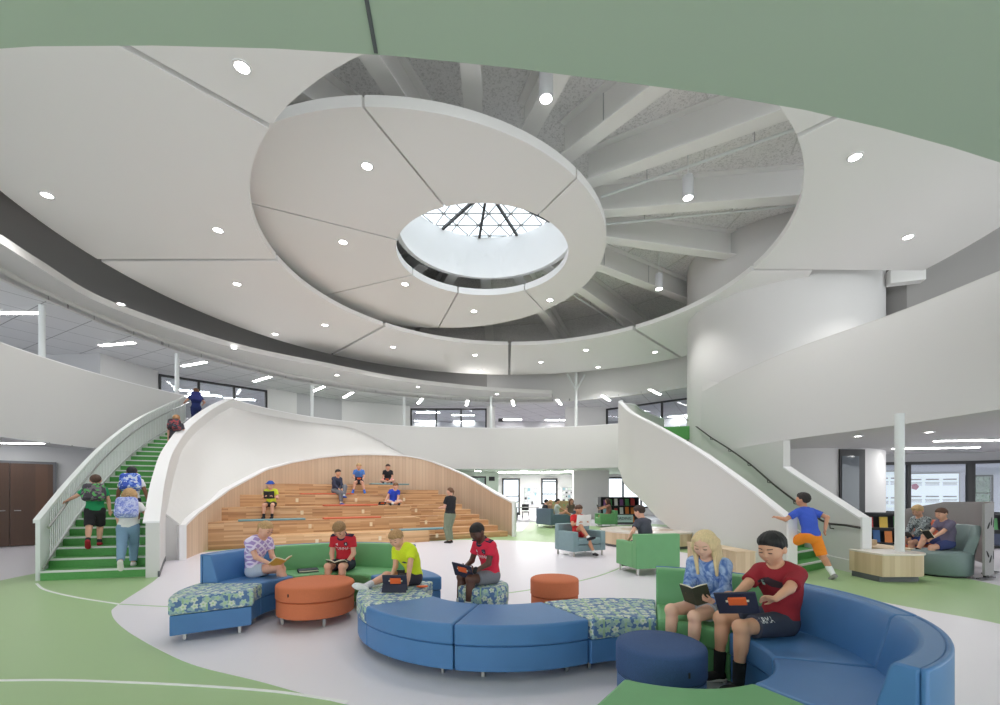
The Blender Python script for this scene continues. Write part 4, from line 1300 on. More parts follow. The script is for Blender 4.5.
def club_chair(label, x, y, rz, w, d, m, arm=.6, back=.76, seat=.44, name='armchair', cat='armchair', th=.15):
    """rz: direction the chair faces"""
    t = thing(name, label, cat, (x, y, 0), rz - pi / 2)
    b = MB(); b.box((0, -d / 2 + th / 2, (back + .13) / 2), (w, th, back - .13)); obj('backrest', b, m, t, bevel=.015, seg=3)
    for s in (-1, 1):
        b = MB(); b.box((s * (w / 2 - th / 2), th / 2, (arm + .13) / 2), (th, d - th, arm - .13)); obj('arm', b, m, t, bevel=.015, seg=3)
    b = MB(); b.box((0, th / 2, (seat - .16 + .13) / 2), (w - 2 * th - .004, d - th - .01, seat - .16 - .13)); obj('base', b, m, t, bevel=.008)
    b = MB(); b.box((0, th / 2 + .01, seat - .075), (w - 2 * th - .008, d - th, .15)); obj('seat', b, m, t, bevel=.03, seg=3)
    for sx_ in (-1, 1):
        for sy in (-1, 1):
            b = MB(); b.box((sx_ * (w / 2 - .06), sy * (d / 2 - .06), .065), (.035, .035, .13)); obj('leg', b, 'leg', t)
    return t
club_chair('green armchair seen from behind, holding the boy in the dark shirt', 2.83, 8.66, radians(103), .9, .78, 'green')
club_chair('grey teal armchair where the boy in red holds up a magazine', 1.98, 11.15, radians(-62), .98, .76, 'tealvinyl')
club_chair('green armchair by the bookshelf in the far lounge', 4.85, 20.6, radians(185), .85, .8, 'green')
# slate lounge sofas
club_chair('slate blue sofa in the far lounge, its back to the learning stair', 2.35, 20.4, radians(25), 1.3, .9, 'slatevinyl', back=.85, name='lounge_sofa', cat='sofa')
club_chair('low slate armchair beside the white pier', 3.35, 21.6, radians(200), .8, .8, 'slatevinyl', back=.7)
# round stage platform by the stair
b_ = thing('round_platform', 'round wooden platform with a pale top at the foot of the white stair wall', 'platform', (4.35, 13.35, 0))
b = MB(); b.lathe([(1.3, 0.0), (1.3, .08)], n=64); obj('kick', b, 'base', b_)
b = MB(); b.lathe([(1.34, .08), (1.34, .41)], n=64); obj('side_panel', b, 'ply', b_)
M['lamtop'] = mat('pale_glossy_top', rgb(224, 214, 204), .25)
M['inlaytop'] = mat('tan_inlay_top', rgb(206, 186, 166), .25)
b = MB(); b.lathe([(1.36, .41), (1.36, .45)], n=64); obj('top', b, 'lamtop', b_)
b = MB(); b.lathe([(.75, .4505), (.75, .452)], n=48); obj('top_inlay', b, 'inlaytop', b_)
# wooden bench box against the stair wall
bb = thing('bench_box', 'pale plywood bench box against the white stair wall behind the blonde girl', 'bench', (4.37, 9.0, 0), radians(97))
b = MB(); b.box((0, 0, .225), (1.65, .38, .42)); obj('carcass', b, 'ply', bb, bevel=.004)
b = MB(); b.box((0, 0, .446), (1.68, .40, .022)); obj('top', b, 'ply', bb, bevel=.004)
# bench round the column at the second stair
cb = thing('column_bench', 'rounded pale wood bench with pale top around the white column', 'bench', (6.57, 7.95, 0))
def stad(L, r, n=14):
    return [(L + r * cos(radians(a)), r * sin(radians(a))) for a in np.linspace(-90, 90, n)] + [(-.12, r), (-.12, -r)]
b = MB(); b.prism(stad(.42, .30), 0, .1); obj('kick', b, 'base', cb)
b = MB(); b.prism(stad(.43, .36), .1, .455); obj('side_panel', b, 'ply', cb)
b = MB(); b.prism(stad(.44, .375), .455, .487); obj('top', b, 'lamtop', cb, bevel=.006)
b = MB(); b.box((7.0, 8.95, .24), (.5, 1.0, .45), .2)
nb = thing('step_bench', 'pale wood stepped bench between low wall and column bench', 'bench', (7.62, 9.1, 0))
b = MB(); b.box((0, 0, .23), (.6, 1.1, .46)); obj('carcass', b, 'ply', nb, bevel=.004)
b = MB(); b.box((-.12, .3, .52), (.34, .5, .1)); obj('riser_box', b, 'ply', nb, bevel=.004)
b = MB(); b.lathe([(.07, .487), (.07, ZS + .02)], (7.06, 7.95, 0), 28)
struct('column_1', b, 'railwhite', 'slim white column rising from the rounded wood bench', 'column')

# swivel barrel chair on the right
def barrel_chair(label, x, y, rz, m, s=1.0):
    t = thing('barrel_chair', label, 'armchair', (x, y, 0), rz - pi / 2)
    b = MB(); b.lathe([(.30 * s, 0), (.30 * s, .03)], n=40); obj('plinth', b, 'black', t)
    b = MB(); b.lathe([(.33 * s, .03), (.36 * s, .06), (.37 * s, .40), (.355 * s, .44), (.3 * s, .46), (.02, .465)], n=48); obj('seat', b, m, t, sharp=50)
    n = 20
    vs, fs = [], []
    rows = ((.36, .40), (.375, .43), (.435, .90), (.42, .93), (.37, .94), (.33, .915), (.25, .47), (.25, .44))
    m_ = len(rows)
    for k in range(n + 1):
        a = radians(212 + 116 * k / n)
        f = min(1, min(k, n - k) / 5 * .5 + .62)
        vs += [(r * s * cos(a), r * s * sin(a) * 1.0, .42 + (z - .42) * f) for r, z in rows]
    for k in range(n):
        for j in range(m_):
            j2 = (j + 1) % m_
            fs.append((k * m_ + j, k * m_ + j2, (k + 1) * m_ + j2, (k + 1) * m_ + j))
    fs += [tuple(range(m_)), tuple(range(n * m_ + m_ - 1, n * m_ - 1, -1))]
    b = MB(); b.add(vs, fs); obj('backrest', b, m, t, sharp=60)
    return t
barrel_chair('grey green barrel chair holding the boy in the purple grey shirt', 8.20, 8.38, radians(174), 'greyvinyl', 1.2)
M['coral'] = mat('coral_vinyl', rgb(212, 104, 74), .5)
barrel_chair('coral barrel chair under the boy in the patterned hoodie', 9.12, 9.6, radians(196), 'coral', 1.1)
# felt screen : a curved grey panel with leaf cut-outs and steel feet
M['felt'] = mat('grey_felt', rgb(152, 150, 150), .95, noise=.12, nscale=150)
M['feltdark'] = mat('black_cutout_backing', rgb(34, 34, 36), .9)
FS = spline([(9.5, 10.7), (10.05, 10.35), (10.15, 9.7), (9.65, 8.9), (9.08, 8.33), (8.72, 8.0), (8.40, 7.84)], 10)
fs_ = thing('felt_screen', 'curved grey felt privacy screen with leaf cut-outs behind the barrel chair', 'screen', (9.2, 8.3, 0))
rf = [(p[0] - 9.2, p[1] - 8.3) for p in FS]
zt_ = [interp(i, [0, 12, 40, 60], [1.12, 1.32, 1.36, 1.33]) for i in range(len(rf))]
b = MB(); b.ribbon(rf, .08, zt_, .035, 1); obj('panel', b, 'felt', fs_)
for i, z in ((44, 1.05), (47, 1.1), (50, .98), (53, 1.02), (56, .95), (50, .42), (54, .36), (57, .45), (30, .9), (34, .85)):
    x, y = rf[i]
    d = np.array(rf[i + 1]) - np.array(rf[i - 1]); a = atan2(d[1], d[0])
    vs = []
    q = random.Random(i).uniform(-.7, .7)
    for sgn in (-1, 1):
        for k in range(12):
            th = 2 * pi * k / 12
            u, v = .022 * sin(th) * (1 - .3 * cos(th)), .075 * cos(th)
            u, v = u * cos(q) - v * sin(q), u * sin(q) + v * cos(q)
            off_ = .0175 + sgn * .021
            vs.append((x + u * cos(a) - off_ * sin(a), y + u * sin(a) + off_ * cos(a), z + v))
    b = MB(); b.add(vs, [tuple(range(12)), tuple(range(23, 11, -1))] + [(k, (k + 1) % 12, 12 + (k + 1) % 12, 12 + k) for k in range(12)])
    obj('leaf_cutout', b, 'feltdark', fs_)
for i in (6, 38, 56):
    x, y = rf[i]
    b = MB(); b.box((x, y, .03), (.5, .05, .02), radians(20)); b.box((x, y, .06), (.05, .05, .06)); obj('foot', b, 'dark', fs_)

# low bookshelf units under the nook windows
M['shelf'] = mat('black_laminate', rgb(44, 44, 48), .5)
BCOL = [rgb(190, 60, 60), rgb(60, 110, 170), rgb(225, 190, 80), rgb(80, 150, 90), rgb(230, 230, 225), rgb(140, 90, 150), rgb(225, 130, 60), rgb(50, 60, 90), rgb(150, 200, 210)]
for i, c in enumerate(BCOL):
    M['book%d' % i] = mat('book_cover_%d' % i, c, .5)
BWORD = ['red', 'blue', 'yellow', 'green', 'white', 'purple', 'orange', 'navy', 'pale blue']
def bookcase(label, where, x, y, rz, w, h, d, rows, seed, n=(4, 6)):
    t = thing('bookcase', label, 'bookcase', (x, y, 0), rz)
    b = MB(); b.box((0, d / 2 - .01, h / 2), (w, .02, h)); obj('back_panel', b, 'shelf', t)
    for s in (-1, 1):
        b = MB(); b.box((s * (w / 2 - .015), 0, h / 2), (.03, d, h)); obj('side_panel', b, 'shelf', t)
    for r in range(rows + 1):
        b = MB(); b.box((0, 0, .06 + (h - .08) * r / rows), (w - .06, d, .03)); obj('shelf', b, 'shelf', t)
    rnd = random.Random(seed)
    for r in range(rows):
        zb = .06 + (h - .08) * r / rows + .016
        hh = (h - .08) / rows - .05
        k = rnd.randint(*n)
        for j in range(k):
            ci = rnd.randrange(len(BCOL))
            bw, bh = rnd.uniform(.14, .2), hh * rnd.uniform(.75, .95)
            bkx = -w / 2 + .12 + (w - .24) * (j + .5) / k
            bb_ = MB(); bb_.box((0, 0, bh / 2), (bw, .03, bh))
            cx, cy = bkx * cos(rz) - (-.05) * sin(rz), bkx * sin(rz) + (-.05) * cos(rz)
            o = obj('display_book', bb_, 'book%d' % ci, None, (x + cx, y + cy, zb), rz)
            o.rotation_euler.x = radians(-8)
            tag(o, '%s picture book, %s along the %s shelf of %s' % (BWORD[ci], ['first', 'second', 'third', 'fourth', 'fifth', 'sixth', 'seventh'][j], ['bottom', 'middle', 'upper', 'top'][min(r, 3)], where), 'book', 'face-out books on ' + where)
    return t
bookcase('black bookcase of face-out books under the far window', 'the far bookcase', 5.95, 22.6, radians(8), 2.0, 1.35, .4, 3, 3, (6, 7))
bookcase('low black bookcase in the nook behind the white column', 'the nook bookcase', 11.2, 13.4, radians(-22), 2.2, .95, .4, 2, 5, (6, 7))
bookcase('low black bookcase in the nook behind the felt screen', 'the screen bookcase', 13.6, 12.6, radians(-22), 2.0, .95, .4, 2, 9, (6, 7))
# book crate with a sign in front of the far bookcase
ct = thing('sign_panel', 'pale blue sign panel with dark letters leaning by the far bookcase', 'sign', (5.9, 21.6, .0))
b = MB(); b.box((0, 0, .32), (.95, .05, .36)); obj('panel', b, mat('pale_blue_sign', rgb(196, 214, 224), .6), ct)
def text_mesh(txt, size, depth=.004):
    cu = bpy.data.curves.new('lettering', 'FONT'); cu.body = txt; cu.size = size; cu.extrude = depth; cu.align_x = 'CENTER'; cu.align_y = 'CENTER'; cu.resolution_u = 2
    o = bpy.data.objects.new('lettering', cu); COL.objects.link(o)
    dg = bpy.context.evaluated_depsgraph_get()
    me = bpy.data.meshes.new_from_object(o.evaluated_get(dg))
    bpy.data.objects.remove(o)
    return me
def lettering(txt, size, m, parent, loc, rot, name='lettering'):
    me = text_mesh(txt, size)
    o = obj(name, me, m, parent, loc); o.rotation_euler = rot
    return o
lettering('READING', .19, 'book7', ct, (0, -.03, .32), (pi / 2, 0, 0))
# tables and brown divider in the far lounge
dv_ = thing('lounge_divider', 'tan divider panel with green leaf shapes in the far lounge', 'divider', (bx(559, 24), 24.0, 0), radians(3))
M['tan'] = mat('tan_panel', rgb(168, 148, 106), .7)
b = MB(); b.box((0, 0, .58), (1.55, .08, 1.1)); obj('panel', b, 'tan', dv_, bevel=.01)
for k in range(9):
    b = MB(); b.box((-.6 + .15 * k, -.045, 1.02 - .06 * (k % 3)), (.1, .012, .06), 0); o = obj('leaf_shape', b, 'green', dv_); o.rotation_euler.y = .6 * (k % 3 - 1)
def cafe_table(label, x, y, w, d):
    t = thing('cafe_table', label, 'table', (x, y, 0))
    b = MB(); b.box((0, 0, .735), (w, d, .03)); obj('table_top', b, 'shelf', t)
    for sx_ in (-1, 1):
        for sy in (-1, 1):
            b = MB(); b.box((sx_ * (w / 2 - .06), sy * (d / 2 - .06), .36), (.04, .04, .72)); obj('leg', b, 'dark', t)
def task_chair(label, x, y, rz):
    t = thing('task_chair', label, 'chair', (x, y, 0), rz)
    b = MB(); b.box((0, 0, .45), (.44, .44, .05)); obj('seat', b, 'black', t, bevel=.015)
    b = MB(); b.box((0, .21, .72), (.42, .04, .36)); obj('backrest', b, 'black', t, bevel=.015)
    for sx_ in (-1, 1):
        for sy in (-1, 1):
            b = MB(); b.tube([(sx_ * .17, sy * .17, .43), (sx_ * .21, sy * .21, .01)], .014, 6); obj('leg', b, 'dark', t)
cafe_table('dark table by the far glazed door', 1.55, 25.6, 1.3, .8)
task_chair('black chair pulled up to the dark far table', .75, 25.3, .4)
task_chair('black chair beyond the dark far table', 1.5, 26.4, 0)
# big display boards in the nook room
def display(label, x, y, rz, w, h, z, seed):
    t = thing('display_board', label, 'screen', (x, y, z), rz)
    b = MB(); b.box((0, 0, 0), (w + .1, .05, h + .1)); obj('screen_frame', b, 'midgrey', t)
    b = MB(); b.box((0, -.03, 0), (w, .012, h)); obj('screen', b, emit('lit_screen_%d' % seed, rgb(222, 228, 232), .55), t)
    rnd = random.Random(seed)
    for r in range(2):
        for c in range(3):
            b = MB(); x_, z_ = -w / 2 + w * (c + .5) / 3, -h / 2 + h * (r + .5) / 2
            b.box((x_, -.038, z_ + .17 * h / 2), (w / 4, .004, .05)); b.box((x_, -.038, z_), (w / 3.6, .004, .02)); b.box((x_, -.038, z_ - .05), (w / 3.9, .004, .02)); b.box((x_, -.038, z_ - .1), (w / 3.7, .004, .02))
            obj('page', b, 'board', t)
    b = MB(); b.lathe([(.13, -.003), (.13, .003)], n=5)
    o = obj('pink_mark', b, mat('pink_mark', rgb(214, 130, 160), .6), t, (-w / 3, -.042, h / 8)); o.rotation_euler.x = pi / 2
display('lit display board of page layouts behind the white column and hoodie boy', 16.5, 17.2, radians(-18), 1.6, 1.3, 1.62, 2)
display('pale lit board at the edge of the nook windows beside the tower', 14.75, 17.3, radians(-18), 1.0, 1.5, 1.6, 4)
for px, py, lab in ((929, 432, 'downlight in the white ceiling of the nook'), (858, 436, 'downlight in the nook ceiling near the tower window')):
    downlight(px, py, ZS - CZ - .004, lab, R=.07, watts=30)
strip_light(935, 448, 2.2, .14, ZS - CZ - .012, -10, 'long strip light in the nook ceiling', 'strip lights under the balconies')
strip_light(985, 440, 2.2, .14, ZS - CZ - .012, -10, 'strip light in the nook ceiling above the felt screen', 'strip lights under the balconies')

strip_light(960, 459.5, 2.4, .3, ZS - CZ - .03, 60, 'added strip light brightening the room beyond the nook windows', 'strip lights under the balconies')  # extra lamp, added to lift the dim room behind the glass
# ================================================================== PEOPLE : distance-field figures
def V(*a): return np.array(a, float)
def nrm(v): return v / (np.linalg.norm(v) + 1e-12)
class Field:
    def __init__(s, lo, hi, res):
        s.lo = np.array(lo, np.float32); s.res = res
        s.n = np.ceil((np.array(hi) - s.lo) / res).astype(int) + 1
        s.f = np.ones(s.n, np.float32)
        s.ax = [s.lo[i] + res * np.arange(s.n[i], dtype=np.float32) for i in range(3)]
    def sub(s, lo, hi, m):
        sl = []
        for i in range(3):
            a = int(max(0, np.floor((lo[i] - m - s.lo[i]) / s.res))); b = int(min(s.n[i], np.ceil((hi[i] + m - s.lo[i]) / s.res) + 1))
            if b <= a: return None, None
            sl.append(slice(a, b))
        return tuple(sl), (s.ax[0][sl[0]][:, None, None], s.ax[1][sl[1]][None, :, None], s.ax[2][sl[2]][None, None, :])
    def put(s, fn, lo, hi, k, mode='add'):
        sl, P = s.sub(lo, hi, k + 3 * s.res)
        if sl is None: return
        d = fn(*P).astype(np.float32); a = s.f[sl]
        if mode == 'cut':
            s.f[sl] = np.maximum(a, -d) if k <= 0 else -smin(-a, d, k)
        else:
            s.f[sl] = smin(a, np.broadcast_to(d, a.shape), k)
    def cap(s, a, b, r1, r2=None, k=.012, planes=(), mode='add'):
        a, b = np.asarray(a, float), np.asarray(b, float); r2 = r1 if r2 is None else r2
        ab = b - a; L2 = max(float(ab @ ab), 1e-9); R = max(r1, r2)
        def fn(x, y, z):
            px, py, pz = x - a[0], y - a[1], z - a[2]
            t = np.clip((px * ab[0] + py * ab[1] + pz * ab[2]) / L2, 0, 1)
            d = np.sqrt((px - t * ab[0]) ** 2 + (py - t * ab[1]) ** 2 + (pz - t * ab[2]) ** 2) - (r1 + (r2 - r1) * t)
            for q, n_ in planes:
                d = np.maximum(d, (x - q[0]) * n_[0] + (y - q[1]) * n_[1] + (z - q[2]) * n_[2])
            return d
        s.put(fn, np.minimum(a, b) - R, np.maximum(a, b) + R, k, mode)
    def ell(s, c, r, fr=None, k=.012, planes=(), mode='add', ex=None):
        """ellipsoid with axes frame fr (rows = local axes)"""
        c = np.asarray(c, float); r = np.asarray(r, float); R = float(r.max())
        fr = np.eye(3) if fr is None else fr
        def fn(x, y, z):
            p = (x - c[0], y - c[1], z - c[2])
            q = [p[0] * fr[i][0] + p[1] * fr[i][1] + p[2] * fr[i][2] for i in range(3)]
            k0 = np.sqrt((q[0] / r[0]) ** 2 + (q[1] / r[1]) ** 2 + (q[2] / r[2]) ** 2)
            k1 = np.sqrt((q[0] / r[0] ** 2) ** 2 + (q[1] / r[1] ** 2) ** 2 + (q[2] / r[2] ** 2) ** 2) + 1e-6
            d = k0 * (k0 - 1) / k1
            if ex is not None: d = ex(d, q)
            for o, n_ in planes:
                d = np.maximum(d, (x - o[0]) * n_[0] + (y - o[1]) * n_[1] + (z - o[2]) * n_[2])
            return d
        s.put(fn, c - R, c + R, k, mode)
    def wrinkle(s, amp, fr=(38., 52., 30.), seed=0):
        x, y, z = s.ax[0][:, None, None], s.ax[1][None, :, None], s.ax[2][None, None, :]
        w = np.sin(x * fr[0] + 1.7 * np.sin(z * 19 + seed) + seed) * np.sin(y * fr[1] * .6 + z * fr[2] + 2 * np.sin(x * 14 + seed * 2))
        s.f += (amp * w).astype(np.float32) * (s.f < .9)
    def mesh(s, name, relax=1):
        f = s.f
        f[0], f[-1], f[:, 0], f[:, -1], f[:, :, 0], f[:, :, -1] = 1, 1, 1, 1, 1, 1
        g = f < 0
        c = g[:-1, :-1, :-1].astype(np.int8)
        tot = sum(g[i:g.shape[0] - 1 + i, j:g.shape[1] - 1 + j, k:g.shape[2] - 1 + k].astype(np.int8) for i in (0, 1) for j in (0, 1) for k in (0, 1))
        act = np.argwhere((tot > 0) & (tot < 8))
        if len(act) == 0: return None
        ids = np.full(tot.shape, -1, np.int32); ids[tuple(act.T)] = np.arange(len(act))
        co = np.zeros((len(act), 3)); cnt = np.zeros(len(act))
        crn = [(i, j, k) for i in (0, 1) for j in (0, 1) for k in (0, 1)]
        val = {c_: f[tuple((act + np.array(c_)).T)] for c_ in crn}
        for a in crn:
            for ax in range(3):
                if a[ax]: continue
                b = list(a); b[ax] = 1; b = tuple(b)
                va, vb = val[a], val[b]
                cr = (va < 0) != (vb < 0)
                t = np.where(cr, va / np.where(cr, va - vb, 1), 0)
                p = np.repeat(np.array(a, float)[None], len(act), 0); p[:, ax] = t
                co += p * cr[:, None]; cnt += cr
        co = (act + co / cnt[:, None]) * s.res + s.lo
        quads = []
        for ax in range(3):
            o = [1, 2, 0][ax], [2, 0, 1][ax]
            sh = list(f.shape); sl0 = [slice(1, -1)] * 3; sl1 = [slice(1, -1)] * 3
            sl0[ax] = slice(0, -1); sl1[ax] = slice(1, None)
            A, B = g[tuple(sl0)], g[tuple(sl1)]
            e = np.argwhere(A != B); fl = A[tuple(e.T)]
            base = e.copy()
            for i in range(3):
                if i != ax: base[:, i] += 1
            q = []
            for du, dv in ((-1, -1), (0, -1), (0, 0), (-1, 0)):
                p = base.copy(); p[:, o[0]] += du; p[:, o[1]] += dv
                q.append(ids[tuple(p.T)])
            q = np.stack(q, 1)
            q[~fl] = q[~fl][:, ::-1]
            quads.append(q)
        Q = np.concatenate(quads)
        for _ in range(relax):
            acc = np.zeros_like(co); n_ = np.zeros(len(co))
            for i in range(4):
                j = (i + 1) % 4
                np.add.at(acc, Q[:, i], co[Q[:, j]]); np.add.at(n_, Q[:, i], 1)
                np.add.at(acc, Q[:, j], co[Q[:, i]]); np.add.at(n_, Q[:, j], 1)
            co = co * .5 + .5 * acc / n_[:, None]
        me = bpy.data.meshes.new(name)
        me.vertices.add(len(co)); me.vertices.foreach_set('co', co.astype(np.float32).ravel())
        me.loops.add(Q.size); me.loops.foreach_set('vertex_index', Q.astype(np.int32).ravel())
        me.polygons.add(len(Q)); me.polygons.foreach_set('loop_start', np.arange(0, Q.size, 4, dtype=np.int32))
        me.update(calc_edges=True)
        me.polygons.foreach_set('use_smooth', [True] * len(Q))
        me.update()
        return me
def smin(a, b, k):
    if k <= 0: return np.minimum(a, b)
    h = np.clip(.5 + .5 * (b - a) / k, 0, 1)
    return b + (a - b) * h - k * h * (1 - h)
def ik(a, c, l1, l2, hint):
    """middle joint of a two-bone chain from a towards c, bending towards hint; returns (joint, end)"""
    d = c - a; L = np.linalg.norm(d)
    if L > (l1 + l2) * .995:
        c = a + d / L * (l1 + l2) * .995; d = c - a; L = np.linalg.norm(d)
    L = max(L, abs(l1 - l2) + .01)
    x = (l1 * l1 - l2 * l2 + L * L) / (2 * L); h = sqrt(max(l1 * l1 - x * x, 0))
    u = nrm(d); w = hint - u * (hint @ u); w = nrm(w)
    return a + u * x + w * h, c
def rot(ax, deg):
    return np.array(Matrix.Rotation(radians(deg), 3, ax))

SKIN = {'fair': rgb(222, 170, 146), 'pale': rgb(230, 184, 160), 'tan': rgb(200, 146, 116), 'asian': rgb(214, 162, 132), 'dark': rgb(92, 60, 48), 'brown': rgb(150, 102, 78)}
LIP = {'fair': rgb(196, 112, 104), 'pale': rgb(200, 116, 108), 'tan': rgb(170, 96, 86), 'asian': rgb(190, 108, 98), 'dark': rgb(96, 54, 48), 'brown': rgb(130, 78, 66)}
_sk = {}
def skin(k):
    if k not in _sk:
        t = NT('skin_' + k)
        t.b.inputs['Base Color'].default_value = SKIN[k]; t.b.inputs['Roughness'].default_value = .55
        t.b.inputs['Subsurface Weight'].default_value = .08; t.b.inputs['Subsurface Radius'].default_value = (.012, .005, .003)
        t.b.inputs['Subsurface Scale'].default_value = .5
        _sk[k] = t.m
        M['lip_' + k] = mat('lip_' + k, LIP[k], .5)
    return _sk[k]
_hm = {}
def hairmat(col):
    if col not in _hm:
        t = NT('hair_%d_%d_%d' % col)
        tc = t.n('ShaderNodeTexCoord'); mp = t.n('ShaderNodeMapping'); mp.inputs['Scale'].default_value = (1, 1, .07); t.l(tc.outputs['Object'], mp.inputs['Vector'])
        nz = t.n('ShaderNodeTexNoise', _Scale=190.0 if sum(col) < 540 else 120.0, _Detail=2.0); t.l(mp.outputs[0], nz.inputs['Vector'])
        c = rgb(*col)
        mr = t.n('ShaderNodeMapRange'); mr.inputs['From Min'].default_value = .3; mr.inputs['From Max'].default_value = .7; t.l(nz.outputs['Fac'], mr.inputs['Value'])
        t.l(t.mix(mr.outputs[0], tuple(v * (.68 if sum(col) < 540 else .84) for v in c[:3]) + (1,), tuple(min(1, v * (1.22 if sum(col) < 540 else 1.08)) for v in c[:3]) + (1,)), t.b.inputs['Base Color'])
        bp = t.n('ShaderNodeBump', _Strength=.4 if sum(col) < 540 else .15, _Distance=.003); t.l(nz.outputs['Fac'], bp.inputs['Height']); t.l(bp.outputs[0], t.b.inputs['Normal'])
        t.b.inputs['Roughness'].default_value = .65
        _hm[col] = t.m
    return _hm[col]
_cm = {}
def cloth(col, rough=.9):
    if col not in _cm:
        _cm[col] = mat('cloth_%d_%d_%d' % col, rgb(*col), rough, noise=.05, nscale=90, bump=.15, bscale=700)
    return _cm[col]
# printed cloths
def two_tone(name, a, b, kind, scale=1.0, c3=None):
    t = NT(name); tc = t.n('ShaderNodeTexCoord'); o = tc.outputs['Object']
    if kind == 'plaid':
        s3 = t.n('ShaderNodeSeparateXYZ'); t.l(o, s3.inputs[0])
        u = t.math('FRACT', t.math('MULTIPLY', t.math('ADD', s3.outputs[0], s3.outputs[2]), 21.0 * scale)); v = t.math('FRACT', t.math('MULTIPLY', t.math('SUBTRACT', s3.outputs[0], s3.outputs[2]), 21.0 * scale))
        f = t.math('MAXIMUM', t.math('LESS_THAN', u, .3), t.math('LESS_THAN', v, .3))
    elif kind == 'tie':
        w = t.n('ShaderNodeTexNoise', _Scale=9.0 * scale, _Detail=4.0, _Distortion=2.5); t.l(o, w.inputs['Vector'])
        mr = t.n('ShaderNodeMapRange'); mr.inputs['From Min'].default_value = .38; mr.inputs['From Max'].default_value = .62; t.l(w.outputs['Fac'], mr.inputs['Value']); f = mr.outputs[0]
    else:
        w = t.n('ShaderNodeTexVoronoi', _Scale=26.0 * scale, _Randomness=1.0); t.l(o, w.inputs['Vector'])
        s4 = t.n('ShaderNodeSeparateColor'); t.l(w.outputs['Color'], s4.inputs[0])
        f = t.math('GREATER_THAN', s4.outputs[0], .6)
        if c3 is not None:
            b = t.mix(t.math('GREATER_THAN', s4.outputs[1], .6), b, c3)
    t.l(t.mix(f, a, b), t.b.inputs['Base Color']); t.b.inputs['Roughness'].default_value = .9
    return t.m

def hand(fl, w, d, n, S, right, curl=35, spread=1.0, detail=True):
    """w wrist, d finger direction, n palm normal"""
    d = nrm(d); n = nrm(n - d * (n @ d)); side = np.cross(d, n) * (1 if right else -1)    # towards the thumb
    u = S / 1.35
    pc = w + d * .040 * u
    fl.ell(pc, V(.035, .031, .0145) * u, np.array([d, side, n]), k=.012)
    if not detail:
        fl.cap(pc + d * .025 * u, pc + d * .065 * u + n * .02 * u, .016 * u, .012 * u, k=.02)
        fl.cap(w + d * .02 * u + side * .022 * u, w + d * .055 * u + side * .04 * u, .009 * u, .008 * u, k=.01)
        return
    for i, (o, L) in enumerate(((.0225, .046), (.0078, .052), (-.0075, .049), (-.0215, .039))):
        b0 = w + (d * .066 + side * o) * u
        c1, c2 = radians(curl * (.7 + .1 * i)), radians(curl * (1.6 + .12 * i))
        dd = nrm(d + side * o * 3 * spread)
        p1 = b0 + (dd * cos(c1) + n * sin(c1)) * L * .52 * u
        p2 = p1 + (dd * cos(c2) + n * sin(c2)) * L * .5 * u
        fl.cap(b0, p1, .0082 * u, .0072 * u, k=.004); fl.cap(p1, p2, .0072 * u, .0058 * u, k=.003)
    t0 = w + (d * .022 + side * .020) * u
    t1 = t0 + (d * .026 + side * .022 + n * .008) * u
    t2 = t1 + (d * .028 + side * .004 + n * .012) * u
    fl.cap(t0, t1, .0105 * u, .0088 * u, k=.008); fl.cap(t1, t2, .0086 * u, .0068 * u, k=.003)

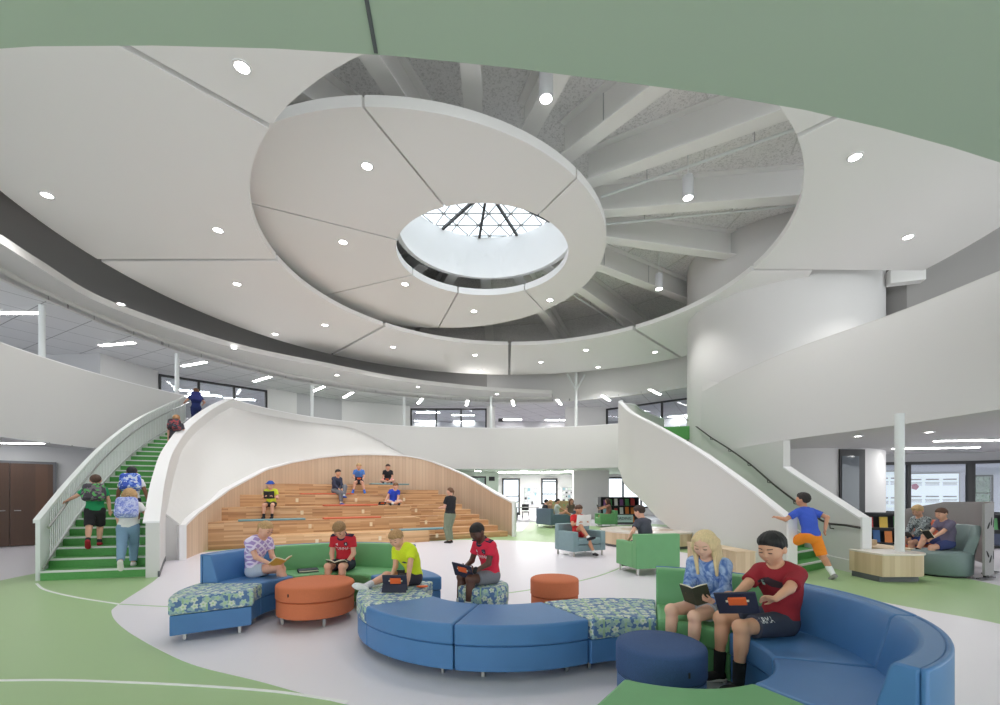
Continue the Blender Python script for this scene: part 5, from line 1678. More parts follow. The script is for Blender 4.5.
def person(label, loc, face, S=1.35, bulk=1.0, lean=8, side=0, twist=0, slouch=10, head=(25, 0, 0), HR=None, HL=None, ER=(.5, -.4, -.7), EL=(-.5, -.4, -.7),
           FR=None, FL=None, KR=(0, 1, .6), KL=(0, 1, .6), toeR=None, toeL=None, stand=False, skin_='fair', hair=(150, 110, 70), style='short',
           top=(200, 40, 50), topmat=None, sleeve=.55, bottom=(40, 40, 48), botmat=None, leg=.62, shoe=(40, 40, 44), sock=(230, 230, 230), sockh=.25,
           hemdrop=.02, res=.006, detail=True, handR=None, handL=None, curl=(35, 35), adult=False, pelz=None, sole=None, group=None, bare=False, legR=None, legL=None, hr=None, legk=1.0):
    """local frame: x to the figure's right, y forward, z up from loc. Returns frames for what it holds or wears"""
    t = thing('person', label, 'person', loc, radians(face - 90), group=group)
    sk = skin(skin_)
    hS = (hr or (.160 if not adult else .136)) * S
    pel = V(0, 0, (.072 * S if not stand else .515 * S) if pelz is None else pelz)
    Rz = rot('Z', twist)
    def tilt(fwd):      # forward lean: rotate about x by -fwd
        return rot('Y', side) @ rot('X', -fwd)
    up1 = tilt(lean - slouch) @ V(0, 0, 1); up2 = tilt(lean + slouch) @ V(0, 0, 1)
    LT = (.318 if not adult else .325) * S
    mid = pel + up1 * LT * .45; nb = mid + up2 * LT * .55
    right = Rz @ (rot('Y', side) @ V(1, 0, 0)); fwd2 = np.cross(up2, right)
    frC = np.array([right, fwd2, up2])
    rp = V(1, 0, 0); fp = np.cross(up1, rp); frP = np.array([rp, fp, up1])
    sw = (.100 if not adult else .105) * S
    shR = nb + right * sw - up2 * .030 * S; shL = nb - right * sw - up2 * .030 * S
    la, lf, lt, ls_ = .165 * S, .142 * S, (.240 if stand else .25) * S, (.235 if stand else .252) * S
    lt, ls_ = lt * legk, ls_ * legk
    hipR, hipL = pel + V(.052 * S, 0, -.012 * S), pel + V(-.052 * S, 0, -.012 * S)
    if stand:
        FR = V(.06 * S, 0, .045 * S) if FR is None else np.array(FR, float); FL = V(-.06 * S, 0, .045 * S) if FL is None else np.array(FL, float)
    else:
        FR = V(.08, lt + .02, -ls_ + .05) if FR is None else np.array(FR, float); FL = V(-.08, lt + .02, -ls_ + .05) if FL is None else np.array(FL, float)
    knR, anR = ik(hipR, FR, lt, ls_, V(*KR)); knL, anL = ik(hipL, FL, lt, ls_, V(*KL))
    if legR: knR = hipR + nrm(V(*legR[0])) * lt; anR = knR + nrm(V(*legR[1])) * ls_
    if legL: knL = hipL + nrm(V(*legL[0])) * lt; anL = knL + nrm(V(*legL[1])) * ls_
    HR = shR + V(.02, .05, -.28 * S) if HR is None else np.array(HR, float); HL = shL + V(-.02, .05, -.28 * S) if HL is None else np.array(HL, float)
    elR, wrR = ik(shR, HR, la, lf, V(*ER)); elL, wrL = ik(shL, HL, la, lf, V(*EL))
    # head frame
    hp, hy, hr_ = head
    Rh = rot('Z', hy) @ rot('Y', hr_) @ rot('X', -hp)
    hx, hyv, hz = Rh @ V(1, 0, 0), Rh @ V(0, 1, 0), Rh @ V(0, 0, 1)
    frH = np.array([hx, hyv, hz])
    nk = nb + nrm(up2 + hz * .4) * .035 * S
    hc = nk + nrm(up2 * .5 + hz) * (.50 * hS) + hyv * .05 * hS
    h = hS
    def H(x, y, z): return hc + (hx * x + hyv * y + hz * z) * h
    pts = np.array([pel, nb, hc, shR, shL, elR, elL, wrR, wrL, knR, knL, anR, anL])
    lo = pts.min(0) - .20 * S; hi = pts.max(0) + .20 * S
    # ---------------- body
    fb = Field(lo, hi, res)
    e = bulk
    fb.ell(pel, V(.100 * e, .072 * e, .085) * S, frP, k=.04)
    fb.ell(mid, V(.088 * e, .062 * e, .105) * S, frP, k=.05)
    fb.ell(mid + (nb - mid) * .55, V(.098 * e, .066 * e, .105) * S, frC, k=.05)
    fb.cap(shL * .9 + nb * .1 - up2 * .01, shR * .9 + nb * .1 - up2 * .01, .036 * S, k=.04)
    fb.cap(nb - up2 * .03 * S, hc - hz * .28 * h - hyv * .06 * h, .036 * S * (1 if not adult else .92), .033 * S, k=.03)
    fb.cap(nb + up2 * .005 * S, (shR + nb) / 2, .030 * S, .028 * S, k=.03); fb.cap(nb + up2 * .005 * S, (shL + nb) / 2, .030 * S, .028 * S, k=.03)
    for sh, el, wr, rt, hh, cu in ((shR, elR, wrR, True, handR, curl[0]), (shL, elL, wrL, False, handL, curl[1])):
        fb.cap(sh, el, .031 * S * e, .025 * S * e, k=.02); fb.cap(el, wr, .026 * S * e, .0175 * S, k=.012)
        d = nrm(wr - el)
        if hh is None:
            dd, nn = d, V(0, -.3, -1)
        else:
            dd, nn = nrm(V(*hh[0])), V(*hh[1])
        if abs(dd @ nrm(nn)) > .95: nn = V(0, 1, 0)
        hand(fb, wr, dd, nn, S, rt, cu, detail=detail)
    for hp_, kn, an in ((hipR, knR, anR), (hipL, knL, anL)):
        fb.cap(hp_, kn, .056 * S * e, .037 * S * e, k=.03); fb.cap(kn, an, .036 * S * e, .023 * S, k=.015)
        dk = nrm(an - kn); back = nrm(np.cross(dk, np.cross(kn - hp_, dk)) + 1e-6)
        fb.cap(kn + dk * .06 * S - back * .012 * S, kn + dk * .12 * S - back * .010 * S, .032 * S * e, .028 * S * e, k=.03)
        fb.ell(kn + nrm(kn - hp_) * .008 * S, V(1, 1, 1) * .0385 * S * e, k=.02)
    # head
    fb.ell(H(0, -.03, .10), V(.375, .44, .40) * h, frH, k=.02)
    fb.ell(H(0, .12, -.10), V(.315, .285, .35) * h, frH, k=.03)
    fb.ell(H(0, .20, -.36), V(.15, .15, .12) * h, frH, k=.03)
    for sx_ in (-1, 1):
        fb.ell(H(sx_ * .16, .24, -.13), V(.14, .13, .14) * h, frH, k=.03)
        fb.ell(H(sx_ * .38, -.04, -.04), V(.05, .10, .14) * h, frH, k=.012)
        if detail:
            fb.ell(H(sx_ * .15, .425, .045), V(.085, .06, .055) * h, frH, k=.018, mode='cut')
            fb.ell(H(sx_ * .15, .345, .035), V(.085, .065, .06) * h, frH, k=.006)
    fb.cap(H(0, .375, .05), H(0, .440, -.09), .034 * h, .046 * h, k=.012)
    fb.ell(H(0, .418, -.105), V(.072, .045, .036) * h, frH, k=.010)
    if detail:
        fb.ell(H(0, .362, -.235), V(.10, .045, .045) * h, frH, k=.012)
    body = obj('body', fb.mesh('body'), sk, t)
    # ---------------- face parts
    if detail:
        for sx_ in (-1, 1):
            f2 = Field(H(sx_ * .15, .36, .04) - .12 * h, H(sx_ * .15, .36, .04) + .12 * h, .0016 if S > .5 else .002)
            lid = np.array([nrm(hx + hyv * -.22 * sx_), nrm(hyv), hz])
            f2.ell(H(sx_ * .15, .392, .012), V(.074, .028, .020) * h, lid, k=.002)
            me = f2.mesh('eye', 0)
            if me: obj('eye', me, 'lash', t)
            f2 = Field(H(sx_ * .16, .36, .16) - .14 * h, H(sx_ * .16, .36, .16) + .14 * h, .002)
            f2.cap(H(sx_ * .085, .395, .135), H(sx_ * .235, .345, .140), .017 * h, .012 * h, k=.003)
            me = f2.mesh('eyebrow', 0)
            if me: obj('eyebrow', me, hairmat(tuple(int(v * .75) for v in hair)), t)
        f2 = Field(H(0, .38, -.235) - .15 * h, H(0, .38, -.235) + .15 * h, .002)
        f2.ell(H(0, .385, -.218), V(.088, .030, .014) * h, frH, k=.002); f2.ell(H(0, .383, -.254), V(.072, .032, .018) * h, frH, k=.002)
        me = f2.mesh('lips', 0)
        if me: obj('lips', me, 'lip_' + skin_, t)
    # ---------------- hair
    fh = Field(lo, hi, res)
    hl = {'short': .25, 'neat': .29, 'crew': .27, 'long': .42, 'pony': .31, 'hat': .1}[style]
    fat = {'short': .060, 'neat': .062, 'crew': .026, 'long': .050, 'pony': .034, 'hat': .03}[style]
    fat = max(fat, 1.15 * res / h)
    slope = .80 if style not in ('long',) else 1.5
    nape = -.27 if style not in ('long',) else -.6
    amp = {'short': 1.0, 'neat': .55, 'crew': .3, 'long': .25, 'pony': .35, 'hat': .3}[style]
    def grow(d, q):
        xh, yh, zh = q[0] / h, q[1] / h - .035, q[2] / h + .105
        part = .0
        s1 = (zh - hl - slope * (yh - .38) + .05 * np.sin(xh * 17 + S * 40) * (yh > .1) * (amp > .8)) / sqrt(1 + slope * slope)
        s_ = np.minimum(s1, (zh - nape) * .8)
        a_ = np.arctan2(q[0], q[1] + .1 * h)
        off_ = fat * h * np.clip(s_ / .13, -1.2, 1) * (.72 + .5 * np.clip(zh / .4, 0, 1) * (style in ('short', 'neat')))
        if style == 'long': off_ = off_ - .03 * h * np.exp(-(xh / .03) ** 2) * (zh > .2)
        return d - off_ + amp * h * (.012 * np.sin(a_ * 21 + zh * 9) + .010 * np.sin(a_ * 11 - zh * 15)) * (s_ > .04)
    fh.ell(H(0, -.035, .105), V(.378, .443, .402) * h, frH, k=.0, ex=grow)
    if style == 'short':
        rnd = random.Random(int(S * 1000) + hair[0])
        for j in range(8):
            x0 = -.26 + .074 * j
            fh.cap(H(x0 * .8, .26, .43), H(x0 + rnd.uniform(-.03, .06), .405 - abs(x0) * .35, hl + rnd.uniform(.01, .10)), .050 * h, .024 * h, k=.012)
    if style in ('short', 'neat', 'crew'):
        for sx_ in (-1, 1):
            fh.cap(H(sx_ * .355, .05, .20), H(sx_ * .362, .06, .02), .035 * h, .018 * h, k=.012)
    if style == 'long':
        for sx_ in (-1, 1):
            for j in range(5):
                y0 = .20 - .12 * j
                end = nb + right * sx_ * (.058 + .010 * j) * S + fwd2 * (.082 - .030 * j) * S - up2 * (.075 + .010 * (j % 2)) * S
                top_ = H(sx_ * (.30 - .02 * j), y0 * .9, .26); side_ = H(sx_ * (.395 - .015 * abs(j - 2)), y0, -.02); low_ = H(sx_ * (.40 - .02 * abs(j - 2)), y0 * .9, -.30)
                fh.cap(top_, side_, .060 * h, .070 * h, k=.03)
                fh.cap(side_, low_, .070 * h, .075 * h, k=.03)
                fh.cap(low_, end, .078 * h, .058 * h, k=.03)
        fh.cap(H(0, -.36, .1), nb - fwd2 * .07 * S - up2 * .05 * S, .24 * h, .18 * h, k=.03)
    if style == 'pony':
        fh.cap(H(0, -.46, .12), H(0, -.56, -.06), .10 * h, .09 * h, k=.02); fh.cap(H(0, -.56, -.06), H(0, -.46, -.52), .09 * h, .05 * h, k=.02)
    # keep the face free
    hm = fh.mesh('hair')
    if hm: obj('hair', hm, hairmat(tuple(hair)), t)
    if style == 'hat':
        f2 = Field(hc - .85 * h, hc + .85 * h, res)
        f2.ell(H(0, -.03, .20), V(.44, .50, .36) * h, frH, k=0, planes=[(H(0, 0, .16), -hz)])
        f2.cap(H(-.1, .1, .17), H(.1, .1, .17), .5 * h, k=.0, planes=[(H(0, 0, .21), hz), (H(0, 0, .15), -hz)])
        me = f2.mesh('bucket_hat'); obj('bucket_hat', me, cloth((44, 82, 170)), t)
    # ---------------- shirt
    fs = Field(lo, hi, res)
    o_ = .011 * S / 1.35
    sb = e * 1.0
    hem = pel - up1 * hemdrop * S
    plh = [(hem, -up1)]
    fs.ell(pel + up1 * .01 * S, V(.103 * sb, .078 * sb, .10) * S + o_, frP, k=.05, planes=plh)
    fs.ell(mid, V(.094 * sb, .070 * sb, .115) * S + o_, frP, k=.05, planes=plh)
    neck_pl = [(nb + up2 * .012 * S + fwd2 * .0 * S, nrm(up2 + fwd2 * .35))]
    fs.ell(mid + (nb - mid) * .55, V(.100 * sb, .070 * sb, .108) * S + o_, frC, k=.05)
    fs.cap(shL * .93 + nb * .07 - up2 * .008, shR * .93 + nb * .07 - up2 * .008, .036 * S + o_, k=.04, planes=neck_pl)
    fs.cap(nb - up2 * .01 * S, (shR + nb) / 2, .028 * S + o_, .028 * S + o_, k=.03, planes=neck_pl); fs.cap(nb - up2 * .01 * S, (shL + nb) / 2, .028 * S + o_, .028 * S + o_, k=.03, planes=neck_pl)
    for sh, el, wr in ((shR, elR, wrR), (shL, elL, wrL)):
        if sleeve <= 1:
            q = sh + (el - sh) * sleeve * 1.05; d = nrm(el - sh)
            fs.cap(sh, sh + (el - sh) * min(sleeve + .25, 1.2), .033 * S * e + o_, .032 * S * e + o_ * 1.3, k=.025, planes=[(q, d)])
        else:
            d = nrm(wr - el); q = wr - d * .012 * S
            fs.cap(sh, el, .034 * S * e + o_, .029 * S * e + o_, k=.025); fs.cap(el, wr, .029 * S * e + o_, .020 * S + o_, k=.015, planes=[(q, d)])
    fs.wrinkle(.0028 * S / 1.35, seed=S * 7 + top[0] * .1)
    # neckline scoop
    fs.cap(nb + up2 * .03 * S + fwd2 * .018 * S, hc, .046 * S, .05 * S, k=.008, mode='cut')
    shirt = obj('shirt', fs.mesh('shirt'), topmat or cloth(tuple(top)), t)
    # ---------------- bottoms
    fp_ = Field(lo, hi, res)
    o2 = .013 * S / 1.35
    fp_.ell(pel - up1 * .005 * S, V(.100 * e, .073 * e, .085) * S + o2, frP, k=.03, planes=[(pel + up1 * .05 * S, up1)])
    for hp_, kn, an in ((hipR, knR, anR), (hipL, knL, anL)):
        d = nrm(kn - hp_)
        if leg <= 1:
            q = hp_ + (kn - hp_) * leg
            fp_.cap(hp_, kn, .057 * S * e + o2, .049 * S * e + o2, k=.03, planes=[(q, d)])
        else:
            dk = nrm(an - kn); q = kn + (an - kn) * (leg - 1)
            fp_.cap(hp_, kn, .061 * S * e + o2, .044 * S * e + o2, k=.03); fp_.cap(kn, an, .044 * S * e + o2, (.030 if not adult else .040) * S + o2, k=.02, planes=[(q, dk)])
    fp_.wrinkle(.003 * S / 1.35, (30., 44., 40.), seed=S * 3 + bottom[0] * .1)
    obj('shorts' if leg <= 1 else 'trousers', fp_.mesh('shorts'), botmat or cloth(tuple(bottom)), t)
    # ---------------- feet
    for kn, an, toe in ((knR, anR, toeR), (knL, anL, toeL)):
        dk = nrm(an - kn)
        td = V(*toe) if toe is not None else nrm(V(dk[0] * .0, 1, 0) * 1.0)
        td = nrm(td); dn = nrm(dk - td * (dk @ td)) if abs(dk @ td) < .9 else V(0, 0, -1)
        r = np.cross(td, dn)
        f3 = Field(an - .2 * S, an + .2 * S, max(res * .9, .005))
        sp_ = an + dn * .042 * S
        fr3 = np.array([nrm(r), td, -dn])
        pln = [(sp_, dn)]
        if bare:
            pass
        f3.cap(an + dn * .006 * S, an - td * .012 * S + dn * .022 * S, .028 * S, .029 * S, k=.015, planes=pln)
        f3.ell(an + td * .035 * S + dn * .022 * S, V(.031, .062, .026) * S, fr3, k=.02, planes=pln)
        f3.ell(an + td * .075 * S + dn * .028 * S, V(.033, .042, .021) * S, fr3, k=.02, planes=pln)
        sh_ = obj('shoe', f3.mesh('shoe'), cloth(tuple(shoe)), t)
        if detail or sole:
            f4 = Field(an - .2 * S, an + .2 * S, max(res * .9, .005))
            f4.ell(an + td * .030 * S + dn * .040 * S, V(.035, .092, .011) * S, fr3, k=.01)
            obj('sole', f4.mesh('sole'), cloth(tuple(sole or (225, 225, 222))), sh_)
        if sockh > 0:
            f5 = Field(np.minimum(kn, an) - .07 * S, np.maximum(kn, an) + .07 * S, max(res * .9, .005))
            st_ = an + (kn - an) * sockh
            f5.cap(an + dk * .0, kn, .0285 * S * (.5 + .5 * e), .042 * S * (.5 + .5 * e), k=.0, planes=[(st_, nrm(kn - an))])
            m5 = f5.mesh('sock')
            if m5: obj('sock', m5, cloth(tuple(sock)), t)
    bpy.context.view_layer.update()
    return dict(t=t, H=H, frH=frH, h=h, nb=nb, mid=mid, pel=pel, frC=frC, wrR=wrR, wrL=wrL, shirt=shirt, shR=shR, shL=shL, knR=knR, knL=knL, S=S, body=body)
M['lash'] = mat('dark_eyelash', rgb(52, 36, 32), .5)

def world(P, v):
    """a figure's local point in world space"""
    return P['t'].matrix_world @ Vector(v)
def on_chest(P, me, name, m, up, sidewise, size_frame=None, target='shirt', back=False):
    """lay a flat mesh (x,z plane drawn in x,y) on the chest, snapped onto the cloth"""
    o = P[target]
    bvh = BVHTree.FromPolygons([v.co for v in o.data.vertices], [p.vertices for p in o.data.polygons])
    R, Fw, U = P['frC']
    c = P['mid'] + (P['nb'] - P['mid']) * up
    s = -1 if back else 1
    for v in me.vertices:
        # seen from the front, the figure's right is on the viewer's left
        p = c - R * s * (v.co.x - sidewise * s) + U * v.co.y + Fw * s * .4
        hit = bvh.ray_cast(Vector(p), Vector(-Fw * s))
        d = v.co.z
        q = hit[0] if hit[0] is not None else Vector(p - Fw * s * .3)
        v.co = q + Vector(Fw * s) * (.0015 + d)
    me.update()
    return obj(name, me, m, o)
def patch(w, h, n=8, shape=None):
    """small grid mesh in x,y"""
    me = bpy.data.meshes.new('patch')
    vs = [(-w / 2 + w * i / n, -h / 2 + h * j / n, .0005) for j in range(n + 1) for i in range(n + 1)]
    fs = []
    for j in range(n):
        for i in range(n):
            x, y = -1 + 2 * (i + .5) / n, -1 + 2 * (j + .5) / n
            if shape is None or shape(x, y):
                fs.append((j * (n + 1) + i, j * (n + 1) + i + 1, (j + 1) * (n + 1) + i + 1, (j + 1) * (n + 1) + i))
    me.from_pydata(vs, [], fs); me.update()
    return me

# ---------------- things that people hold or wear
M['paper'] = mat('book_paper', rgb(236, 228, 206), .8)
M['caseblack'] = mat('navy_tablet_case', rgb(44, 46, 66), .55)
M['grip'] = mat('orange_hand_grip', rgb(238, 104, 50), .5)
M['tabscreen'] = mat('dark_tablet_screen', rgb(26, 28, 34), .12)
def frame_obj(t, origin, X, Y, Z):
    m = Matrix(((X[0], Y[0], Z[0], origin[0]), (X[1], Y[1], Z[1], origin[1]), (X[2], Y[2], Z[2], origin[2]), (0, 0, 0, 1)))
    t.matrix_world = m
def dirs(face, tilt, roll=0):
    """frame of something held before a figure facing `face` deg: X to the figure's right, Y up the page, Z out of the page towards the reader"""
    f = V(cos(radians(face)), sin(radians(face)), 0); r = V(f[1], -f[0], 0); u = V(0, 0, 1)
    Y = nrm(f * cos(radians(tilt)) + u * sin(radians(tilt))); Z = nrm(np.cross(r, Y))
    X = r
    if roll:
        X, Y = X * cos(radians(roll)) + Y * sin(radians(roll)), Y * cos(radians(roll)) - X * sin(radians(roll))
    return X, Y, Z
def book(label, origin, frame, w, h, cover, open_=25, th=.012, group=None, name='open_book', paper='paper'):
    t = thing(name, label, 'book', group=group)
    a = radians(open_)
    for s in (-1, 1):
        b = MB()
        n = 6
        vs, fs = [], []
        for k in range(n + 1):
            q = k / n
            x = s * w * q * cos(a); z = w * q * sin(a) + .010 * sin(q * pi)
            vs += [(x, -h / 2, z), (x, h / 2, z), (x, h / 2, z - th * (1 - .3 * q)), (x, -h / 2, z - th * (1 - .3 * q))]
        for k in range(n):
            i = 4 * k
            fs += [(i + j, i + 4 + j, i + 4 + (j + 1) % 4, i + (j + 1) % 4) for j in range(4)]
        fs += [(0, 1, 2, 3), (4 * n + 3, 4 * n + 2, 4 * n + 1, 4 * n)]
        b.add(vs, fs); obj('pages', b, paper, t)
    b = MB(); vs = []; fs = []
    xs = [-w * 1.03, -w * .5, 0, w * .5, w * 1.03]
    for x in xs:
        z = abs(x) * sin(a) / 1.0 - th - .001
        xx = x * cos(a)
        vs += [(xx, -h / 2 - .004, z), (xx, h / 2 + .004, z), (xx, h / 2 + .004, z - .003), (xx, -h / 2 - .004, z - .003)]
    for k in range(4):
        i = 4 * k
        fs += [(i + j, i + 4 + j, i + 4 + (j + 1) % 4, i + (j + 1) % 4) for j in range(4)]
    fs += [(0, 1, 2, 3), (19, 18, 17, 16)]
    b.add(vs, fs); obj('cover', b, cover, t)
    frame_obj(t, origin, *frame)
    return t
def tablet(label, origin, frame, w=.25, h=.185, stand=None, group='tablets in navy cases', grip=True):
    """case back looks along -Z, screen along +Z"""
    t = thing('tablet', label, 'tablet', group=group)
    b = MB(); b.box((0, 0, 0), (w, h, .014)); obj('case', b, 'caseblack', t, bevel=.006)
    b = MB(); b.box((0, 0, .0075), (w - .03, h - .03, .002)); obj('screen', b, 'tabscreen', t)
    if grip:
        b = MB(); b.box((-.01, .028, -.014), (.115, .068, .016)); g = obj('hand_grip', b, 'grip', t, bevel=.006)
        b = MB(); b.box((-.01, .028, -.012), (.145, .014, .010)); obj('pen_loop', b, 'paper', g, bevel=.002)
    if stand:
        # the folded flap that props the case up: from the middle of the back down towards the front
        b = MB(); vs = [(-w / 2, -.01, -.008), (w / 2, -.01, -.008), (w / 2, -h / 2 + .012, -.10), (-w / 2, -h / 2 + .012, -.10)]
        b.add(vs + [(p_[0], p_[1] - .004, p_[2] - .006) for p_ in vs], [(0, 1, 2, 3), (7, 6, 5, 4), (0, 4, 5, 1), (1, 5, 6, 2), (2, 6, 7, 3), (3, 7, 4, 0)]); obj('stand_flap', b, 'caseblack', t)
    frame_obj(t, origin, *frame)
    return t
def backpack(label, P, mt, w=.30, h=.40, d=.16, pocket=None, extra=None, sway=0):
    t = thing('backpack', label, 'backpack', group='school backpacks')
    R, Fw, U = P['frC']
    s = P['S'] / 1.35
    c = P['mid'] + (P['nb'] - P['mid']) * .42 - Fw * (.075 * P['S'] + d * .5 + .012) + R * sway
    def fld(fn):
        f = Field(V(-.3, -.3, -.35), V(.3, .3, .35), .009); fn(f); return f.mesh('bag')
    def main(f):
        f.cap(V(0, 0, h * .25 - .02), V(0, 0, -h * .5 + .10), .5, k=0, planes=[])
        f.f[:] = 1
        def rb(x, y, z):
            qx, qy, qz = np.abs(x) - (w / 2 - .07) * (1 - .25 * np.clip(z / h + .1, 0, 1)), np.abs(y) - (d / 2 - .06), np.abs(z) - (h / 2 - .09)
            return np.sqrt(np.maximum(qx, 0) ** 2 + np.maximum(qy, 0) ** 2 + np.maximum(qz, 0) ** 2) + np.minimum(np.maximum(np.maximum(qx, qy), qz), 0) - .07
        f.put(rb, V(-.25, -.2, -.3), V(.25, .2, .3), .0)
        f.wrinkle(.003, (30, 40, 24), h * 10)
    obj('main_compartment', fld(main), mt, t)
    def pk(f):
        def rb(x, y, z):
            qx, qy, qz = np.abs(x) - (w / 2 - .085), np.abs(y + d / 2) - .012, np.abs(z + h * .19) - (h * .2 - .03)
            return np.sqrt(np.maximum(qx, 0) ** 2 + np.maximum(qy, 0) ** 2 + np.maximum(qz, 0) ** 2) + np.minimum(np.maximum(np.maximum(qx, qy), qz), 0) - .03
        f.put(rb, V(-.25, -.25, -.3), V(.25, .2, .3), .0)
    obj('front_pocket', fld(pk), pocket or mt, t)
    b = MB(); b.tube([(-.03, d * .3, h * .5 - .03), (-.02, d * .3, h * .5 + .025), (.02, d * .3, h * .5 + .025), (.03, d * .3, h * .5 - .03)], .008, 6); obj('carry_loop', b, 'black', t)
    frame_obj(t, world(P, c), *[np.array((P['t'].matrix_world.to_3x3() @ Vector(v))) for v in (R, Fw, U)])
    inv = np.array(t.matrix_world.inverted())
    for sh, sg in ((P['shR'], 1), (P['shL'], -1)):
        x = sg * .062 * P['S']
        pts = []
        base = P['nb']
        for yy, zz in ((-.085, -.03), (-.055, .012), (0, .026), (.055, .0), (.092, -.06), (.098, -.14), (.07, -.21), (-.02, -.25)):
            q = base + R * (x + (sg * .03 if zz < -.1 else 0)) + Fw * yy * P['S'] / 1.2 + U * zz * P['S'] / 1.2
            wv = world(P, q); l = t.matrix_world.inverted() @ wv
            pts.append(tuple(l))
        b = MB(); b.tube(spline(pts, 4), .017, 8); obj('strap', b, 'black', t)
    return t
# ================================================================== THE PEOPLE
M['bookyellow'] = mat('yellow_book_cover', rgb(214, 164, 72), .6)
M['bookdark'] = mat('dark_green_book_cover', rgb(62, 66, 52), .6)
M['bookblack'] = mat('black_comic_cover', rgb(38, 38, 40), .6)
lav = two_tone('lavender_plaid', rgb(170, 146, 204), rgb(226, 214, 238), 'plaid', .55)
tie = two_tone('blue_tie_dye', rgb(84, 118, 186), rgb(170, 194, 232), 'tie')
camo = two_tone('blue_camo', rgb(64, 92, 190), rgb(206, 214, 232), 'blot', 1.0, rgb(120, 150, 220))
lilac = two_tone('blue_lilac_print', rgb(112, 126, 206), rgb(198, 204, 236), 'tie', 1.4)
dino = two_tone('dark_grey_print', rgb(72, 66, 76), rgb(120, 112, 120), 'blot', 1.0, rgb(92, 170, 96))
darkprint = two_tone('black_red_print', rgb(46, 42, 52), rgb(150, 66, 70), 'blot', 1.0, rgb(70, 72, 84))
hoodp = two_tone('black_white_hoodie', rgb(196, 206, 210), rgb(58, 66, 72), 'tie', 1.6)

# ---- girl in lavender on the blue section
P = person('girl with tied-up blond hair in lavender plaid shirt, legs crossed, reading a book', (-3.10, 5.70, .46), 2, S=1.26, lean=8, twist=-32, slouch=14, head=(34, -20, 0),
           HR=(.10, .23, .17), HL=(.0, .29, .16), legR=((-.12, 1, .16), (-.1, .42, -1)), legL=((.14, 1, .02), (.1, .1, -1)), handR=((-.4, .8, .1), (0, -.2, 1)), handL=((.4, .8, .1), (0, -.2, 1)),
           hair=(190, 152, 106), style='pony', topmat=lav, bottom=(184, 192, 208), leg=.42, shoe=(200, 200, 200), hemdrop=.03)
book('open book with yellow edges in the hands of the girl in lavender', world(P, V(.08, .36, .18)), dirs(-30, 30), .12, .175, 'bookyellow', open_=24)

# ---- boy in red jersey on the green section
def jersey(P, word=True):
    R, Fw, U = P['frC']
    on_chest(P, text_mesh('PURINA', .058, .0), 'lettering', 'cap', .36, 0)
    on_chest(P, patch(.045, .06, 10, lambda x, y: abs(x) < 1 - max(0, -y) ** 2 * .9), 'crest', cloth((44, 40, 66)), .66, -.062)
    on_chest(P, patch(.018, .03, 4), 'crest_mark', 'cap', .66, -.062)
    for k in range(3):
        on_chest(P, patch(.009, .018 + .009 * k, 3), 'logo_bar', 'cap', .64 + .012 * k, .075 - .012 * k)
    col = Field(P['nb'] - .12, P['nb'] + .12, .005)
    c = P['nb'] - U * .004 * P['S'] + Fw * .006
    for k in range(20):
        a, b = 2 * pi * k / 20, 2 * pi * (k + 1) / 20
        q = lambda t_: c + R * cos(t_) * .066 * P['S'] / 1.35 + Fw * (sin(t_) * .062 + .012) * P['S'] / 1.35 + U * (.022 - .030 * sin(t_))
        col.cap(q(a), q(b), .013, k=.004)
    me = col.mesh('collar')
    if me: obj('collar', me, cloth((44, 40, 66)), P['shirt'])
    for s in (1, -1):
        sh = P['shR'] if s > 0 else P['shL']
        f = Field(np.minimum(sh, P['nb']) - .10, np.maximum(sh, P['nb']) + .10, .0045)
        for j in (-1, 0, 1):
            a = P['nb'] + (sh - P['nb']) * .48 + Fw * .022 * j; b = sh + R * s * .026 + U * .012 + Fw * .022 * j
            f.cap(a + U * .049 * P['S'] / 1.35, b + U * .046 * P['S'] / 1.35, .009, k=.0)
        me = f.mesh('shoulder_stripes')
        if me: obj('shoulder_stripes', me, cloth((44, 40, 66)), P['shirt'])
P = person('boy in red jersey bent over an open book on the green sofa', (-2.15, 6.24, .46), -94, S=1.24, lean=10, slouch=16, head=(52, 0, 0),
           HR=(.09, .18, .10), HL=(-.09, .18, .10), legR=((.1, 1, .03), (0, .1, -1)), legL=((-.1, 1, .03), (0, .1, -1)), handR=((-.5, .8, -.1), (0, 0, 1)), handL=((.5, .8, -.1), (0, 0, 1)),
           hair=(150, 116, 78), style='short', top=(196, 40, 54), bottom=(38, 38, 56), leg=.72, shoe=(60, 60, 64), hemdrop=.02)
jersey(P)
book('open white-paged book on the lap of the boy in red jersey', world(P, V(0, .24, .115)), dirs(-94, 22), .13, .18, 'bookdark', open_=14)
def slab(name, label, w, d, h, m, loc, rz=0):
    t = thing(name, label, 'book', loc, rz)
    b = MB(); b.box((0, 0, h * .12), (w, d, h * .24)); b.box((0, 0, h * .88), (w, d, h * .24)); b.box((-w / 2 + .004, 0, h / 2), (.008, d, h)); obj('cover', b, m, t)
    b = MB(); b.box((.004, 0, h * .5), (w - .012, d - .012, h * .54)); obj('pages', b, 'paper', t)
    return t
slab('closed_case', 'dark closed tablet case lying on the sofa beside the girl in lavender', .25, .18, .03, 'caseblack', (-2.57, 6.02, .466), .5)

